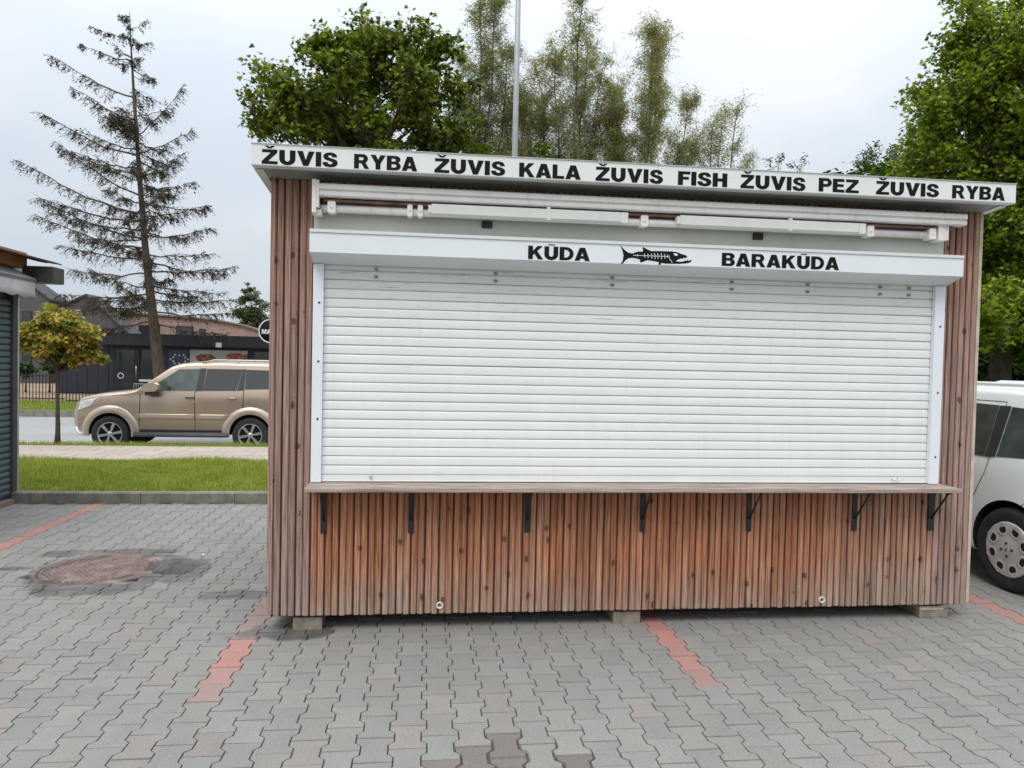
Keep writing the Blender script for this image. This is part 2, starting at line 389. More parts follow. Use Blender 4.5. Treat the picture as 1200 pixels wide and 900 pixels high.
# ------------------------------------------------------------------ SETTING: interlocking pavers
CP, ROWL, X0C, Y0C = .1387, .2, .8747, 0.0
MHC, MHR = (-1.52, 1.44), .425
def paver_outline(inset):
    a, b = .0815-inset, .0570-inset; L = .1-inset; t0, t1 = .062, .038
    h = [(a, -L), (a, -t0+inset*.2), (b, -t1-inset*.2), (b, t1+inset*.2), (a, t0-inset*.2), (a, L)]
    return [(x, y) for x, y in h] + [(-x, -y) for x, y in h]
PO_t = paver_outline(.0036); PO_b = paver_outline(.0017)
NPO = 12
PO_w = paver_outline(.0085)
def paver_verts(cx, cy, dz, clip=False, tilt=(0, 0)):
    vt = [(x, y, dz+tilt[0]*x+tilt[1]*y) for x, y in (PO_w if clip == 2 else PO_t)]; vb = [(x*(.96 if clip == 2 else 1), y, dz-.013) for x, y in PO_b]
    clip = clip == 1
    if clip:
        def cl(v):
            X, Y = v[0]+cx-MHC[0], v[1]+cy-MHC[1]; r = math.hypot(X, Y)
            if r < MHR+.03 and r > 1e-6:
                k = (MHR+.03)/r; return (MHC[0]+X*k-cx, MHC[1]+Y*k-cy, v[2])
            return v
        vt = [cl(v) for v in vt]; vb = [cl(v) for v in vb]
    if cy > 3.9: vt = [(x, min(y, 4.046-cy), z) for x, y, z in vt]; vb = [(x, min(y, 4.048-cy), z) for x, y, z in vb]
    return vt+vb
PF = [tuple(range(NPO))] + [(i, i+NPO, (i+1) % NPO+NPO, (i+1) % NPO) for i in range(NPO)]
pave = bpy.data.objects.new('paving', None); col.objects.link(pave); pave['kind'] = 'structure'
def paver_mesh(verts, name='paver'):
    me = bpy.data.meshes.new(name); me.from_pydata(verts, [], PF); me.materials.append(M_paver)
    a = me.attributes.new('pcol', 'FLOAT_COLOR', 'POINT'); a.data.foreach_set('color', np.ones(len(verts)*4, np.float32)); me.update()
    return me
shared = [paver_mesh(paver_verts(0, 0, 0, tilt=(random.uniform(-.012, .012), random.uniform(-.01, .01)))) for _ in range(8)]
red_cols = {11: 1, -7: 1, 29: 1, -25: 1, 47: 1}
cands = []; camp = Vector((.9203, -4.517))
for k in range(-62, 78):
    cx = X0C + k*CP
    for j in range(-18, 22):
        cy = Y0C + j*ROWL + .1 + (.1 if k % 2 else 0)
        if cy < -3.4 or cy > 4.04: continue
        r = math.hypot(cx-MHC[0], cy-MHC[1])
        if r < MHR-.01: continue
        if 0.1 < cx < 4.4 and .35 < cy < 2.1: vis = 0
        else:
            d = Vector((cx-.9203, cy+4.517)); az = math.atan2(d.x, d.y)-YAW
            dist = d.length*math.cos(az)
            vis = 1/dist if (abs(math.tan(az)) < .70 and dist > 2.72 and cy < .2 or (abs(math.tan(az)) < .72 and dist > 2.8 and not (-.05 < cx < 4.9))) else 0
        cands.append((vis, k, cx, cy, r))
cands.sort(key=lambda c: -c[0])
bv, bf, bc = [], [], []
for i, (vis, k, cx, cy, r) in enumerate(cands):
    dz = random.uniform(-.0016, .0016); br = random.uniform(.93, 1.05); c = (br*random.uniform(.985, 1.015), br, br*random.uniform(.98, 1.02))
    if random.random() < .06: c = (br*1.03, br*.98, br*.97)
    if random.random() < .10: c = (br*.95, br*.99, br*.97)
    if k in red_cols and cy > -.95:
        f = random.uniform(.62, .95)
        if k == -7: f = .3 if cy < -.75 else .6 if cy < -.5 else .85 if cy < -.2 else .3 if cy < .9 else .1
        if k == 11: f = .5 if cy < -.75 else .75 if cy < -.3 else .9
        rr = random.uniform(.9, 1.05)
        c = tuple(a*(1-f)+b*f for a, b in zip(c, (1.72*rr, .83*rr, .77*rr)))
    clip = 1 if r < MHR+.18 else 0
    if math.hypot((cx-1.32)/.26, (cy+1.55)/.2) < 1: clip = 2; c = (br*.72, br*.66, br*.64) if random.random() < .75 else c
    elif math.hypot((cx-1.0)/.12, (cy+1.62)/.12) < 1: c = (br*.75, br*.68, br*.66)
    if i < 300 and vis and not clip:
        o = bpy.data.objects.new('paver', shared[i % 8]); o.location = (cx, cy, dz); o.rotation_euler = (0, 0, 0 if random.random() < .5 else PI)
        o.color = (*c, 1); put(o, pave)
    else:
        b = len(bv); bv += [(x+cx, y+cy, z) for x, y, z in paver_verts(cx, cy, dz, clip, (random.uniform(-.01, .01), random.uniform(-.01, .01)))]
        bf += [tuple(b+q for q in f) for f in PF]; bc += [(*c, 1)]*(2*NPO)
me = bpy.data.meshes.new('far_pavers'); me.from_pydata(bv, [], bf); me.materials.append(M_paver)
a = me.attributes.new('pcol', 'FLOAT_COLOR', 'POINT'); a.data.foreach_set('color', np.asarray(bc, np.float32).ravel()); me.update()
put(bpy.data.objects.new('far_pavers', me), pave, 'stuff')

# ------------------------------------------------------------------ manhole
def rust_mat():
    t = NT('rusty cast iron'); p = t.pos(); a = t.noise(p, 9, 5, .65); b = t.noise(p, 90, 3)
    c = t.ramp(a, [(.3, (.15, .10, .09)), (.5, (.27, .19, .17)), (.68, (.34, .29, .265))])
    w = wet_mask(t, p); c = t.mix(t.math('MULTIPLY', w, .5), c, (.06, .05, .045))
    t.fin(c, t.rng(w, 0, 1, .75, .25)); t.bump(b, .3, .002); return t.m
M_rust = rust_mat()
mh = thing('manhole_cover', 'round rusty cast iron manhole cover with raised lozenge pattern, wet round its edge', 'manhole cover', (MHC[0], MHC[1], 0))
mb = MB(); mb.lathe([(MHR+.035, -.03), (MHR+.035, .002), (MHR-.012, .004), (MHR-.014, -.012), (MHR-.03, -.014)], (0, 0, 0), 'z', 64); mb.build('frame', M_rust, mh)
mb = MB(); n = 64; mb.add([(0, 0, -.005)]+[((MHR-.02)*math.cos(2*PI*i/n), (MHR-.02)*math.sin(2*PI*i/n), -.005) for i in range(n)], [(0, 1+i, 1+(i+1) % n) for i in range(n)])
mb.lathe([(MHR-.02, -.03), (MHR-.02, .001), (MHR-.045, .001), (MHR-.046, -.005)], (0, 0, 0), 'z', 64); mb.build('lid', M_rust, mh)
mb = MB()
for i in range(-12, 13):
    for j in range(-18, 19):
        lx, ly = i*.040+(.020 if j % 2 else 0), j*.025
        if math.hypot(lx, ly) > MHR-.06: continue
        s = .0165; z = .0035
        mb.add([(lx-s, ly, -.004), (lx, ly-s*.45, -.004), (lx+s, ly, -.004), (lx, ly+s*.45, -.004), (lx-s*.7, ly, z), (lx, ly-s*.3, z), (lx+s*.7, ly, z), (lx, ly+s*.3, z)],
               [(4, 5, 6, 7), (0, 1, 5, 4), (1, 2, 6, 5), (2, 3, 7, 6), (3, 0, 4, 7)])
mb.build('lozenge_pattern', M_rust, mh, 'stuff')
def puddle(name, cx, cy, ax, ay, seed, label, z=.0045):
    t = []; n = 48
    for i in range(n):
        a = 2*PI*i/n; k = 1+.35*mnoise.noise(Vector((math.cos(a)*1.6+seed, math.sin(a)*1.6, seed)))+.14*mnoise.noise(Vector((math.cos(a)*5+seed, math.sin(a)*5, 1)))
        t.append((ax*k*math.cos(a), ay*k*math.sin(a), 0))
    mb = MB(); mb.add([(0, 0, 0)]+t, [(0, 1+i, 1+(i+1) % n) for i in range(n)]); o = mb.build(name, M_water); o.location = (cx, cy, z)
    tag(o, label, 'puddle'); return o
tw = NT('thin water film'); tw.m.blend_method = 'BLEND' if hasattr(tw.m, 'blend_method') else None
tr = tw.node('ShaderNodeBsdfTransparent'); tr.inputs[0].default_value = (.82, .81, .79, 1); gl = tw.node('ShaderNodeBsdfGlossy'); gl.inputs['Roughness'].default_value = .12
fr = tw.node('ShaderNodeFresnel'); fr.inputs[0].default_value = 1.4
ms = tw.node('ShaderNodeMixShader'); tw.l.new(fr.outputs[0], ms.inputs[0]); tw.l.new(tr.outputs[0], ms.inputs[1]); tw.l.new(gl.outputs[0], ms.inputs[2]); tw.l.new(ms.outputs[0], tw.out.inputs[0])
tw.l.new(tw.noise(tw.pos(), 14, 2), tw.node('ShaderNodeBump', ).inputs['Height'])
M_water = tw.m
puddle('puddle', -.98, 1.50, .23, .22, 3.1, 'thin puddle lying across the right rim of the manhole cover')

# ------------------------------------------------------------------ KIOSK
W = 4.5235; DEP = 2.25
kiosk = thing('fish_kiosk', 'wood slatted fish kiosk with closed white roller shutter and white lettered roof fascia', 'kiosk')
PITCH = W/106
def slat_sec(x0, w=.0325, y=0.0, d=.02):
    return [(x0, y+d), (x0, y+.006), (x0+.0035, y+.0012), (x0+.009, y), (x0+w-.009, y), (x0+w-.0035, y+.0012), (x0+w, y+.006), (x0+w, y+d)]
shared_slats = {}
def slat(i, z0, z1, mat, key, w):
    x0 = i*PITCH+(PITCH-w)/2; jz = random.uniform(-.003, .003)
    x0 -= .0012 if i % 2 else 0; yy = random.uniform(-.0012, .0012); sec = slat_sec(x0, w, yy)
    if i % 2 == 0 and i < 105: sec = sec[:-1]+[(x0+w, yy+.015), (x0+w+PITCH-w+.001, yy+.015), (x0+w+PITCH-w+.001, yy+.02)]
    mb = MB(); mb.prism(sec, z0+jz, z1, 'z'); mb.build('wall_slat', mat, kiosk)
for i in range(106):
    w = .0335 if i % 2 else .033
    if i < 6 or i >= 100: slat(i, .098 if i > 0 else .104, 2.684, M_post, 'p', w)
    else:
        slat(i, .098, .872, M_lower, 'l', w)
for i in range(6, 100): slat(i, 2.50, 2.684, M_post, 't', .034)
mb = MB(); mb.box(.004, W-.004, .02, .05, .10, 2.69); mb.build('backing_board', M_back, kiosk)
# other walls : ribbed boards joined (no side of them is in view)
for nm, f in (('side_wall', lambda t, o: (o, t)), ('side_wall', lambda t, o: (W-o, t)), ('rear_wall', None)):
    pass
def ribs(n, length):
    out = []; p = length/n
    for i in range(n): out += [(i*p+.005, 0), (i*p+p-.006, 0), (i*p+p-.005, .018), (i*p+p+.004, .018)]
    return out
for side in (0, 1):
    mb = MB(); pr = ribs(52, DEP-.06)
    poly = [((.0 if side == 0 else W) + (d if side == 0 else -d), .05+t) for t, d in pr]
    poly += [((.05 if side == 0 else W-.05), DEP-.01), ((.05 if side == 0 else W-.05), .052)]
    mb.prism(poly, .1, 2.62, 'z'); mb.build('side_wall', M_post, kiosk)
mb = MB(); pr = ribs(106, W-.02); mb.prism([(t+.01, DEP+.02-d) for t, d in pr]+[(W-.01, DEP-.02), (.01, DEP-.02)], .1, 2.5, 'z'); mb.build('rear_wall', M_post, kiosk)
mb = MB(); mb.box(W-.002, W+.02, .004, .035, .11, 2.70); mb.build('corner_trim', plain('pale corner batten', (.50, .42, .34), .8, var=.2), kiosk)
mb = MB(); mb.box(.03, W-.03, .05, DEP-.03, .082, .098)
for yy in (.06, 1.05, 2.1): mb.box(.02, W-.02, yy, yy+.09, .076, .0815)
mb.build('floor_frame', M_back, kiosk)
mb = MB(); mb.box(.06, W-.06, .34, .40, .004, .0755); mb.box(.06, W-.06, 2.05, 2.1, .004, .0755); mb.build('light_block_beam', M_back, kiosk)  # beams added under the floor to block light coming through from behind
# roof, fascia, soffit : slopes down to the back
SL = math.tan(R(4.6)); XL, XR, FY = -.057, 4.5716, -.226
def rz(y, z): return z - (y-FY)*SL
mb = MB(); v = []
Y1 = DEP+.15
mb.add([(XL+.002, FY+.03, 2.812), (XR-.002, FY+.03, 2.812), (XR-.002, Y1, rz(Y1, 2.812)), (XL+.002, Y1, rz(Y1, 2.812)), (XL+.002, FY+.03, 2.80), (XR-.002, FY+.03, 2.80), (XR-.002, Y1, rz(Y1, 2.80)), (XL+.002, Y1, rz(Y1, 2.80))],
       [(0, 1, 2, 3), (7, 6, 5, 4), (0, 4, 5, 1), (1, 5, 6, 2), (2, 6, 7, 3), (3, 7, 4, 0)])
mb.build('roof', M_soffit, kiosk)
fas = MB(); xm = 2.263
for a, b in ((XL, xm-.0012), (xm+.0012, XR)): fas.box(a, b, FY, FY+.02, 2.704, 2.8196)
fascia = fas.build('fascia', M_fascia, kiosk)
mb = MB(); mb.prism([(FY-.006, 2.8199), (FY-.006, 2.8225), (FY+.06, 2.8225), (FY+.06, 2.8199)], XL-.004, XR+.004, 'x')
mb.prism([(FY+.001, 2.7015), (FY+.001, 2.7037), (FY+.055, 2.7037-.003), (FY+.055, 2.7015-.003)], XL, XR, 'x'); mb.build('fascia_trim', M_fasciaT, kiosk)
for s, xa in ((0, XL), (1, XR-.02)):
    mb = MB(); y0 = FY+.0215; mb.prism([(y0, 2.704), (Y1, rz(Y1, 2.704)), (Y1, rz(Y1, 2.8196)), (y0, 2.8196)], xa, xa+.02, 'x')
    mb.prism([(y0+.05, rz(y0+.05, 2.701)), (Y1, rz(Y1, 2.701)), (Y1, rz(Y1, 2.7035)), (y0+.05, rz(y0+.05, 2.7035))], xa if s == 0 else xa-.03, xa+.05 if s == 0 else xa+.02, 'x')
    mb.build('side_fascia', M_fasciaT, kiosk)
mb = MB(); mb.prism([(FY+.022, 2.7045), (.0, rz(0, 2.7045)-.001), (.0, rz(0, 2.7045)+.01), (FY+.022, 2.7145)], XL+.022, XR-.022, 'x'); mb.build('soffit', M_soffit, kiosk)
# pale panel band and counter etc.
mb = MB(); mb.box(.253, 4.262, -.004, .019, 2.30, 2.505); mb.build('front_panel', M_panel, kiosk)
for xx in (1.275, 2.99):
    mb = MB(); mb.box(xx-.032, xx+.032, -.02, -.0045, 2.445, 2.485, ch=.004); mb.build('junction_box', M_blackm, kiosk)
# ---- shutter box
box = MB(); prof = [(-.17, 2.241), (-.17, 2.352), (-.165, 2.358), (-.02, 2.372), (-.005, 2.372), (-.005, 2.195), (-.02, 2.193)]
box.prism(prof, .2575, 4.2765, 'x'); sbox = box.build('shutter_box', M_box, kiosk)
mb = MB(); mb.prism([(-.176, 2.3535), (-.176, 2.372), (-.01, 2.386), (-.01, 2.3745)], .2555, 4.2785, 'x'); mb.build('box_lid', M_fasciaT, sbox)
mb = MB(); prof2 = [(p[0]-(.003 if p[0] < -.1 else 0), p[1]) for p in prof]
for a in (.2545, 4.277):
    mb = MB(); mb.prism([(-.1705, 2.2395), (-.1705, 2.3515), (-.01, 2.3515), (-.01, 2.192), (-.022, 2.1915)], a, a+.0028, 'x'); mb.build('end_cap', M_fasciaT, sbox)
# ---- guide rails
for a, b in ((.2585, .318), (4.1965, 4.2655)):
    mb = MB(); mb.box(a, b, -.034, -.002, .905, 2.192, ch=0); g = mb.build('guide_rail', M_guide, kiosk)
    mb = MB()
    for zz in (1.28, 1.62, 1.965) if a < 1 else (1.08, 1.5, 1.93): mb.lathe([(0, -.0375), (.006, -.0365), (.007, -.0343)], ((a+b)/2+.006, 0, zz), 'y', 10)
    mb.build('screw', M_blackm, g)
# ---- shutter curtain
tg = NT('shutter joint'); gz = tg.noise(tg.map(tg.obj(), (2.2, 1, 14)), 1.6, 4, .7)
M_gap = tg.fin(tg.ramp(gz, [(.46, (.34, .36, .35)), (.60, (.03, .032, .03))]), .8)
curtain = MB(); curtain.box(.318, 4.1965, .006, .018, .905, 2.3); curtain = curtain.build('shutter', M_gap, kiosk)
SP = .0553; z = .9475; nS = 0
while z < 2.22:
    h = SP-.0012; y0 = random.uniform(-.0008, .0008); tl = random.uniform(-.0006, .0006)
    prof = [(y0+.006, z+h), (y0+.001, z+h-.004), (y0-.0004, z+h*.80), (y0-.0012+tl, z+h*.45), (y0-.0015+tl, z+h*.10), (y0-.0008, z+.001), (y0+.005, z)]
    mb = MB(); nx = 7; jit = [random.uniform(-.0006, .0006) for _ in range(nx+1)]; v = []; f = []
    for q in range(nx+1):
        xx = .3185+(4.196-.3185)*q/nx
        v += [(xx, p[0], p[1]+jit[q]*(1 if p[1] < z+h*.5 else .3)) for p in prof]
    m_ = len(prof)
    f = [(q*m_+j, (q+1)*m_+j, (q+1)*m_+j+1, q*m_+j+1) for q in range(nx) for j in range(m_-1)]
    mb.add(v, f, True); mb.build('shutter_slat', M_slat, curtain); z += SP; nS += 1
mb = MB(); mb.box(.3185, 4.196, -.008, .004, .9065, .9455); mb.box(.3185, 4.196, -.011, -.008, .9065, .912); bar = mb.build('bottom_bar', M_slat, curtain)
mb = MB(); mb.lathe([(.012, -.013), (.012, -.0082)], (.609, 0, .93), 'y', 14); mb.box(.606, .612, -.0142, -.0132, .922, .936); mb.build('lock', M_chrome, bar)
mb = MB(); mb.tube([(3.955, -.010, .938), (3.958, -.03, .930), (3.975, -.034, .925), (3.992, -.03, .93), (3.995, -.010, .943)], .0045, 6); mb.build('pull_handle', M_white, bar)
for xx in (.62, 1.335, 2.06, 2.83, 3.335, 3.83, 4.03):
    mb = MB(); mb.box(xx-.011, xx+.011, -.0085, -.0035, 2.168, 2.183); mb.box(xx-.011, xx+.011, -.0085, -.0035, 2.123, 2.138); mb.build('strap_rivet', plain('grey rivet', (.22, .24, .22), .5, .4) if xx < .7 else bpy.data.materials['grey rivet'], curtain)
# ---- counter and brackets
def slab(x0, x1, yf, yb, z0, z1):
    mb = MB(); mb.prism([(yf+.003, z0), (yf, z0+.003), (yf, z1-.003), (yf+.003, z1), (yb, z1), (yb, z0)], x0, x1, 'x'); return mb
slab(.2515, 4.2985, -.2115, -.0035, .874, .9005).build('counter', M_counter, kiosk)
for bx in (.3345, .852, 1.561, 2.290, 2.989, 3.707, 4.239):
    mb = MB(); mb.box(bx-.017, bx+.017, -.0085, -.002, .594, .8735)
    mb.box(bx-.006, bx+.006, -.19, -.0087, .862, .8735)
    mb.tube([(bx, -.014, .675), (bx, -.165, .862)], .007, 6, cap=True)
    mb.build('bracket', M_blackm, kiosk)
# ---- vents
for vx, vz in ((1.034, .146), (3.504, .141)):
    mb = MB(); mb.lathe([(.010, .006), (.0135, -.006), (.0175, -.009), (.022, -.006), (.0225, .004)], (vx, 0, vz), 'y', 24); mb.lathe([(0, .003), (.012, .003)], (vx, 0, vz), 'y', 16, mi=1); mb.build('drain_pipe', [plain('grey plastic', (.62, .58, .52), .5) if vx < 2 else bpy.data.materials['grey plastic'], M_dark], kiosk)

# ---- folded awning
awn = MB()
prof = [(-.062, 2.575), (-.075, 2.566), (-.125, 2.566), (-.14, 2.572), (-.142, 2.592), (-.132, 2.598), (-.132, 2.602), (-.146, 2.607), (-.146, 2.630), (-.134, 2.640), (-.07, 2.640), (-.05, 2.625), (-.05, 2.585)]
awn.prism(prof, .285, 4.315, 'x', smooth=False); awning = awn.build('awning', M_awn, kiosk)
mb = MB(); mb.prism([(-.03, 2.56), (-.105, 2.556), (-.105, 2.545), (-.03, 2.54)], .32, 4.26, 'x'); mb.build('fabric_roll', plain('faded brown awning cloth', (.22, .12, .10), .9, var=.5, scale=9), awning)
mb = MB(); mb.box(.262, .284, -.150, -.004, 2.47, 2.658); mb.box(.285, .30, -.148, -.11, 2.50, 2.654); mb.box(.262, .31, -.12, -.05, 2.462, 2.492); mb.build('end_bracket', M_awn, awning)
mb = MB(); mb.box(4.14, 4.18, -.12, -.02, 2.47, 2.60); mb.box(4.185, 4.215, -.11, -.02, 2.475, 2.565); mb.build('end_bracket', M_awn, awning)
mb = MB(); mb.tube([(.30, -.075, 2.508), (4.14, -.075, 2.508)], .0225, 12); mb.build('torsion_bar', M_awn, awning)
for a, b, zt in ((.921, 2.10, .0), (2.42, 3.62, -.002)):
    mb = MB(); mb.prism([(-.122, 2.489), (-.136, 2.497), (-.138, 2.545), (-.128, 2.553), (-.092, 2.553), (-.085, 2.489)], a+.02, b, 'x')
    mb.box(a, a+.02, -.13, -.09, 2.502, 2.545); arm = mb.build('folding_arm', M_awn2, awning)
    mb = MB(); xx = (a+b)/2+.12; mb.box(xx-.01, xx+.01, -.1405, -.09, 2.486, 2.563); mb.box(b-.03, b+.012, -.143, -.09, 2.487, 2.55); mb.build('arm_clip', M_awn2, arm)
for a in (.80, .86, 2.20, 3.66, 4.08, .345):
    mb = MB(); wd = .03 if a in (.80, .86) else .045; mb.box(a, a+wd, -.115, -.045, 2.478, 2.545, ch=.006); mb.lathe([(0, -.119), (.009, -.118), (.011, -.115)], (a+wd/2, 0, 2.512), 'y', 10); mb.build('clamp', M_awn, awning)
# ------------------------------------------------------------------ lettering (flat vinyl)
def arc(cx, cy, rx_, ry_, a0, a1, n=10): return [(cx+rx_*math.cos(R(a0+(a1-a0)*i/n)), cy+ry_*math.sin(R(a0+(a1-a0)*i/n))) for i in range(n+1)]
def ribbon(pts, th):
    P = []; n = len(pts)
    for i in range(n-1):
        p0 = pts[max(i-1, 0)]; p1 = pts[i]; p2 = pts[i+1]; p3 = pts[min(i+2, n-1)]
        t0 = th[i]; t1 = th[i+1]
        for k in range(5):
            t = k/5; P.append(tuple(.5*((2*p1[d])+(-p0[d]+p2[d])*t+(2*p0[d]-5*p1[d]+4*p2[d]-p3[d])*t*t+(-p0[d]+3*p1[d]-3*p2[d]+p3[d])*t**3) for d in (0, 1))+(t0+(t1-t0)*t,))
    P.append((*pts[-1], th[-1])); Lf, Rt = [], []
    for i, (x, y, h) in enumerate(P):
        a = P[max(i-1, 0)]; b = P[min(i+1, len(P)-1)]; dx, dy = b[0]-a[0], b[1]-a[1]; l = math.hypot(dx, dy) or 1
        Lf.append((x-dy/l*h, y+dx/l*h)); Rt.append((x+dy/l*h, y-dx/l*h))
    return Lf+Rt[::-1]
T = .315
ZP = [(.02, 1), (.88, 1), (.88, .8), (.36, .205), (.9, .205), (.9, 0), (0, 0), (0, .19), (.52, .795), (.02, .795)]
CAR = [(.16, 1.25), (.34, 1.25), (.45, 1.16), (.56, 1.25), (.74, 1.25), (.55, 1.07), (.35, 1.07)]
UP = [(0, 1), (T, 1), (T, .4)]+arc(.46, .4, .145, .17, 180, 360)+[(.605, 1), (.92, 1), (.92, .4)]+arc(.46, .4, .46, .42, 0, -180)
RB = [(0, 0), (0, 1), (.6, 1)]+arc(.6, .70, .30, .30, 88, -62)+[(.84, .26), (.99, 0), (.69, 0), (.52, .30), (.44, .385), (.315, .39), (.315, 0)]
PB = [(0, 0), (0, 1), (.55, 1)]+arc(.55, .68, .33, .32, 88, -90)+[(.315, .36), (.315, 0)]
HOLE = [(.315, .8), (.315, .57), (.5, .57)]+arc(.51, .685, .11, .115, -85, 85)
G = {'Z': (.92, [ZP]), 'Ž': (.92, [ZP, CAR]), 'U': (.94, [UP]), 'Ū': (.94, [UP, [(.26, 1.08), (.70, 1.08), (.70, 1.155), (.26, 1.155)]]),
     'V': (1.0, [[(0, 1), (.335, 1), (.5, .40), (.665, 1), (1.0, 1), (.65, 0), (.35, 0)]]), 'I': (.315, [[(0, 0), (0, 1), (T, 1), (T, 0)]]),
     'S': (.89, [[(.85, .695), (.80, .86), (.68, .965), (.46, 1.01), (.24, .975), (.09, .87), (.04, .71), (.09, .57), (.22, .48), (.42, .415), (.54, .37), (.585, .30), (.55, .225), (.45, .195), (.35, .22), (.30, .30), (.295, .345), (.0, .325), (.04, .15), (.16, .04), (.43, -.012), (.68, .025), (.83, .14), (.885, .30), (.84, .45), (.71, .545), (.50, .61), (.37, .655), (.325, .72), (.36, .79), (.45, .815), (.53, .785), (.565, .675)]]),
     'R': (.99, [RB, [(.315, .8), (.315, .58), (.5, .58)]+arc(.51, .69, .11, .11, -85, 85)]), 'Y': (1.0, [[(0, 1), (.345, 1), (.5, .68), (.655, 1), (1, 1), (.66, .41), (.66, 0), (.34, 0), (.34, .41)]]),
     'B': (.92, [[(0, 0), (0, 1), (.56, 1)]+arc(.58, .755, .315, .245, 88, -58)+arc(.58, .29, .34, .29, 62, -88), [(.315, .81), (.315, .61), (.48, .61)]+arc(.50, .71, .09, .1, -80, 80), [(.315, .42), (.315, .19), (.5, .19)]+arc(.52, .305, .11, .115, -80, 80)]),
     'A': (1.02, [[(0, 0), (.33, 1), (.69, 1), (1.02, 0), (.69, 0), (.64, .17), (.38, .17), (.33, 0)], [(.425, .37), (.595, .37), (.51, .64)]]),
     'K': (1.0, [[(0, 0), (0, 1), (T, 1), (T, .63), (.61, 1), (.97, 1), (.60, .62), (1.0, 0), (.66, 0), (.41, .42), (T, .29), (T, 0)]]),
     'L': (.76, [[(0, 0), (0, 1), (T, 1), (T, .21), (.76, .21), (.76, 0)]]), 'F': (.76, [[(0, 0), (0, 1), (.76, 1), (.76, .79), (T, .79), (T, .61), (.68, .61), (.68, .41), (T, .41), (T, 0)]]),
     'E': (.8, [[(0, 0), (0, 1), (.78, 1), (.78, .79), (T, .79), (T, .61), (.73, .61), (.73, .41), (T, .41), (T, .21), (.8, .21), (.8, 0)]]),
     'H': (.92, [[(0, 0), (0, 1), (T, 1), (T, .62), (.605, .62), (.605, 1), (.92, 1), (.92, 0), (.605, 0), (.605, .40), (T, .40), (T, 0)]]),
     'P': (.88, [PB, HOLE]), 'D': (.94, [[(0, 0), (0, 1), (.44, 1)]+arc(.44, .5, .5, .5, 88, -88), [(T, .79), (T, .21), (.40, .21)]+arc(.41, .5, .26, .29, -85, 85)]),
     'M': (1.12, [[(0, 0), (0, 1), (.38, 1), (.56, .42), (.74, 1), (1.12, 1), (1.12, 0), (.87, 0), (.87, .75), (.66, 0), (.46, 0), (.25, .75), (.25, 0)]])}
def curve_mesh(name, polys, mat, parent, depth=.0006, place=None):
    cu = bpy.data.curves.new(name, 'CURVE'); cu.dimensions = '2D'; cu.fill_mode = 'BOTH'; cu.extrude = depth
    for pl in polys:
        sp = cu.splines.new('POLY'); sp.points.add(len(pl)-1); sp.use_cyclic_u = True
        for q, (a, b) in zip(sp.points, pl): q.co = (a, b, 0, 1)
    tmp = bpy.data.objects.new('tmp', cu); col.objects.link(tmp)
    me = bpy.data.meshes.new_from_object(tmp); bpy.data.objects.remove(tmp); me.name = name
    me.transform(place if place is not None else Matrix())
    me.materials.clear(); me.materials.append(mat); return put(bpy.data.objects.new(name, me), parent)
def front(y): return Matrix(((1, 0, 0, 0), (0, 0, -1, y), (0, 1, 0, 0), (0, 0, 0, 1)))   # local xy -> world xz, facing -y
def word(txt, x0, x1, zb, h, y, parent, mat=None, gap=.07, name='lettering'):
    tot = sum(G[c][0] for c in txt)+gap*(len(txt)-1); sx = (x1-x0)/tot; x = 0; polys = []
    for c in txt:
        for pl in G[c][1]: polys.append([(x0+(x+a)*sx, zb+b*h) for a, b in pl])
        x += G[c][0]+gap
    return curve_mesh(name, polys, mat or M_black, parent, place=front(y))
FYL = FY-.0009
for tx, a, b in (('ŽUVIS', -.001, .413), ('RYBA', .502, .855), ('ŽUVIS', .952, 1.358), ('KALA', 1.438, 1.80), ('ŽUVIS', 1.888, 2.295), ('FISH', 2.385, 2.689), ('ŽUVIS', 2.772, 3.183), ('PEZ', 3.266, 3.526), ('ŽUVIS', 3.637, 4.053), ('RYBA', 4.140, 4.497)):
    word(tx, a, b, 2.7095+(.004 if a > 3 else 0), .081, FYL, fascia)
word('KŪDA', 1.508, 1.878, 2.2475, .078, -.1709, sbox); word('BARAKŪDA', 2.692, 3.447, 2.2505, .079, -.1709, sbox, gap=.08)
FP = [(2.0608, 2.3456), (2.0842, 2.3212), (2.1108, 2.3032), (2.137, 2.2998), (2.1694, 2.3118), (2.2008, 2.313), (2.1981, 2.3415), (2.228, 2.3268), (2.2512, 2.3181), (2.3137, 2.3206), (2.3732, 2.3209), (2.4064, 2.319), (2.4399, 2.3075), (2.472, 2.2992), (2.4737, 2.2871),
      (2.4705, 2.290), (2.468, 2.281), (2.4635, 2.289), (2.4572, 2.2826), (2.4535, 2.288), (2.447, 2.2805), (2.434, 2.2805), (2.4111, 2.27), (2.4047, 2.2615), (2.4412, 2.2616), (2.458, 2.2655), (2.462, 2.274), (2.466, 2.267), (2.474, 2.2685), (2.479, 2.2775), (2.4835, 2.2694), (2.492, 2.2695), (2.496, 2.276), (2.5041, 2.2703), (2.4944, 2.2603), (2.468, 2.2529), (2.4217, 2.248), (2.3819, 2.2479), (2.3422, 2.2464), (2.3157, 2.2505), (2.3096, 2.2384), (2.2963, 2.2388),
      (2.3024, 2.2532), (2.2759, 2.258), (2.2297, 2.2633), (2.2038, 2.2528), (2.1843, 2.247), (2.1838, 2.2647), (2.164, 2.2704), (2.1377, 2.2744), (2.1117, 2.2697), (2.0957, 2.2583), (2.08, 2.2395), (2.0639, 2.2324), (2.0782, 2.2545), (2.0819, 2.2863), (2.0746, 2.3145)]
fish = curve_mesh('fish_emblem', [[(a, b+.004) for a, b in FP]], M_black, sbox, place=front(-.1709))
bones = []
